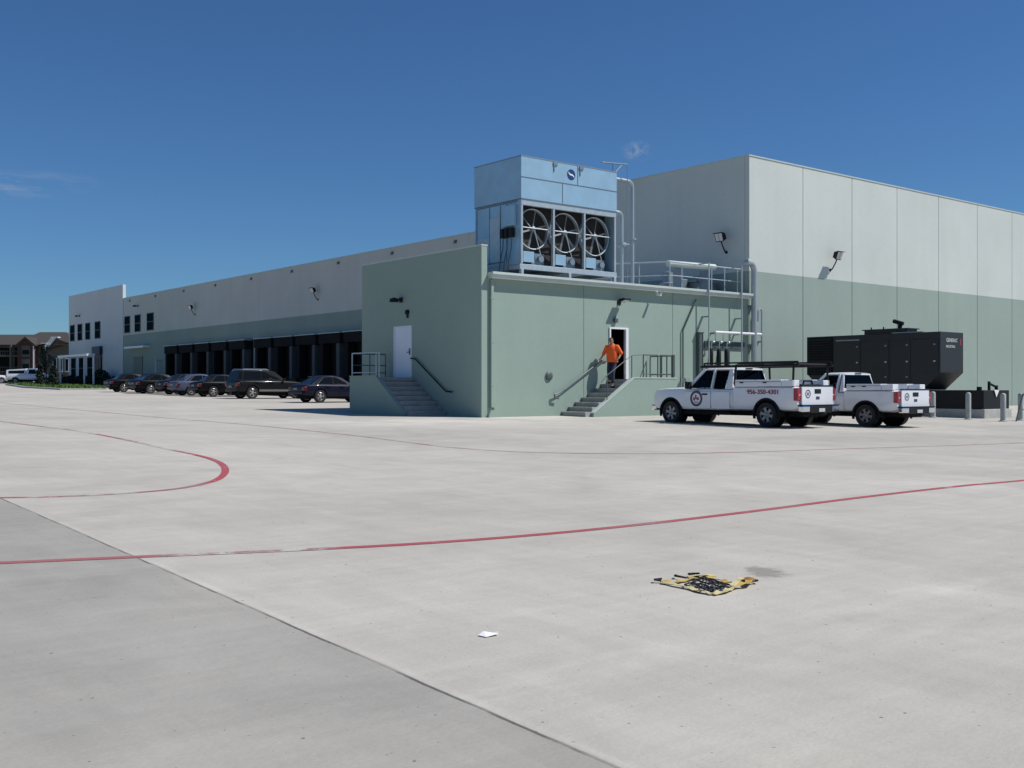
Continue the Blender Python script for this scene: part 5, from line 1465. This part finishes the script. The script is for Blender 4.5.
def strap(pts, wd, m, name='strap', lift=.014):
    mb = MB(); out = []
    for a, b in zip(pts, pts[1:]):
        for k in range(6):
            u = k / 6; out.append((a[0] + (b[0] - a[0]) * u, a[1] + (b[1] - a[1]) * u, (a[2] if len(a) > 2 else 0) * (1 - u) + (b[2] if len(b) > 2 else 0) * u))
    out.append((*pts[-1][:2], pts[-1][2] if len(pts[-1]) > 2 else 0))
    P_ = [gp(x + .008 * sin(i * .9), y + .008 * sin(i * .7 + 1), lift + h + .012 * abs(sin(i * .55))) for i, (x, y, h) in enumerate(out)]
    rows = []
    for i, p in enumerate(P_):
        tt = (P_[min(i + 1, len(P_) - 1)] - P_[max(i - 1, 0)]).normalized(); sd = Vector((-tt.y, tt.x, .35 * sin(i * .8))).normalized() * wd / 2; up = Vector((0, 0, .005))
        rows.append(mb.verts([p - sd, p + sd, p + sd + up, p - sd + up]))
    for A, B in zip(rows, rows[1:]):
        for j in range(4): mb._f([A[j], A[(j + 1) % 4], B[(j + 1) % 4], B[j]])
    mb._f(rows[0][::-1]); mb._f(rows[-1])
    return mb.build(name, m, net, W=True, smooth=True, angle=60)
strap([(5.83, 5.55), (5.92, 5.46), (6.06, 5.47), (6.28, 5.52)], .052, M['yellow_web'])
strap([(5.82, 5.53), (5.84, 5.32), (5.81, 5.10), (5.80, 4.93)], .050, M['tan_web'])
strap([(5.80, 4.92), (5.95, 4.93), (6.08, 4.97), (6.22, 5.02, .02)], .055, M['tan_web'])
strap([(6.29, 5.52), (6.33, 5.33), (6.28, 5.17), (6.30, 5.06, .02)], .048, M['yellow_web'])
strap([(6.18, 4.99, .02), (6.30, 4.97, .035), (6.40, 5.03, .03), (6.44, 5.06, .02)], .060, M['yellow_web'])
strap([(6.14, 5.0, .02), (6.27, 5.05, .05), (6.38, 5.08, .05)], .05, M['tan_web'])
strap([(6.20, 5.56), (6.28, 5.50, .02), (6.40, 5.40, .01)], .042, M['tan_web'])
for pts in ([(5.84, 5.56), (5.80, 5.60), (5.83, 5.63), (5.88, 5.59)], [(6.42, 5.05), (6.49, 5.02), (6.52, 5.06), (6.46, 5.11)], [(6.26, 5.50), (6.24, 5.60), (6.30, 5.63), (6.34, 5.56)], [(6.12, 5.52), (6.08, 5.62), (6.14, 5.66)]):
    MB().tube([gp(x, y, .03 + .012 * (i % 2)) for i, (x, y) in enumerate(pts)], .010, 7).build('hook', M['black_web'], net, W=True)
MB().box(6.36, 6.46, 5.02, 5.10, gz(5) + .03, gz(5) + .075).build('ratchet', mat('rusty_buckle', (.30, .14, .04), .6, .3, var=.2, scale=20), net, W=True, bevel=.01)
net.scale = (.86, .84, .7)
pa = thing('paper_scrap', 'small crumpled white scrap of paper alone on the concrete', 'litter', (3.86, 5.01, gz(5.01)))
mb = MB()
for q in (((-.04, -.03, .004), (.05, -.035, .012), (.055, .03, .004), (-.01, .035, .022)), ((-.04, -.03, .004), (-.01, .035, .022), (-.055, .03, .006)), ((.05, -.035, .012), (.075, .0, .018), (.055, .03, .004))):
    mb.prism(q, (0, 0, .002))
mb.build('sheet', M['paper'], pa)
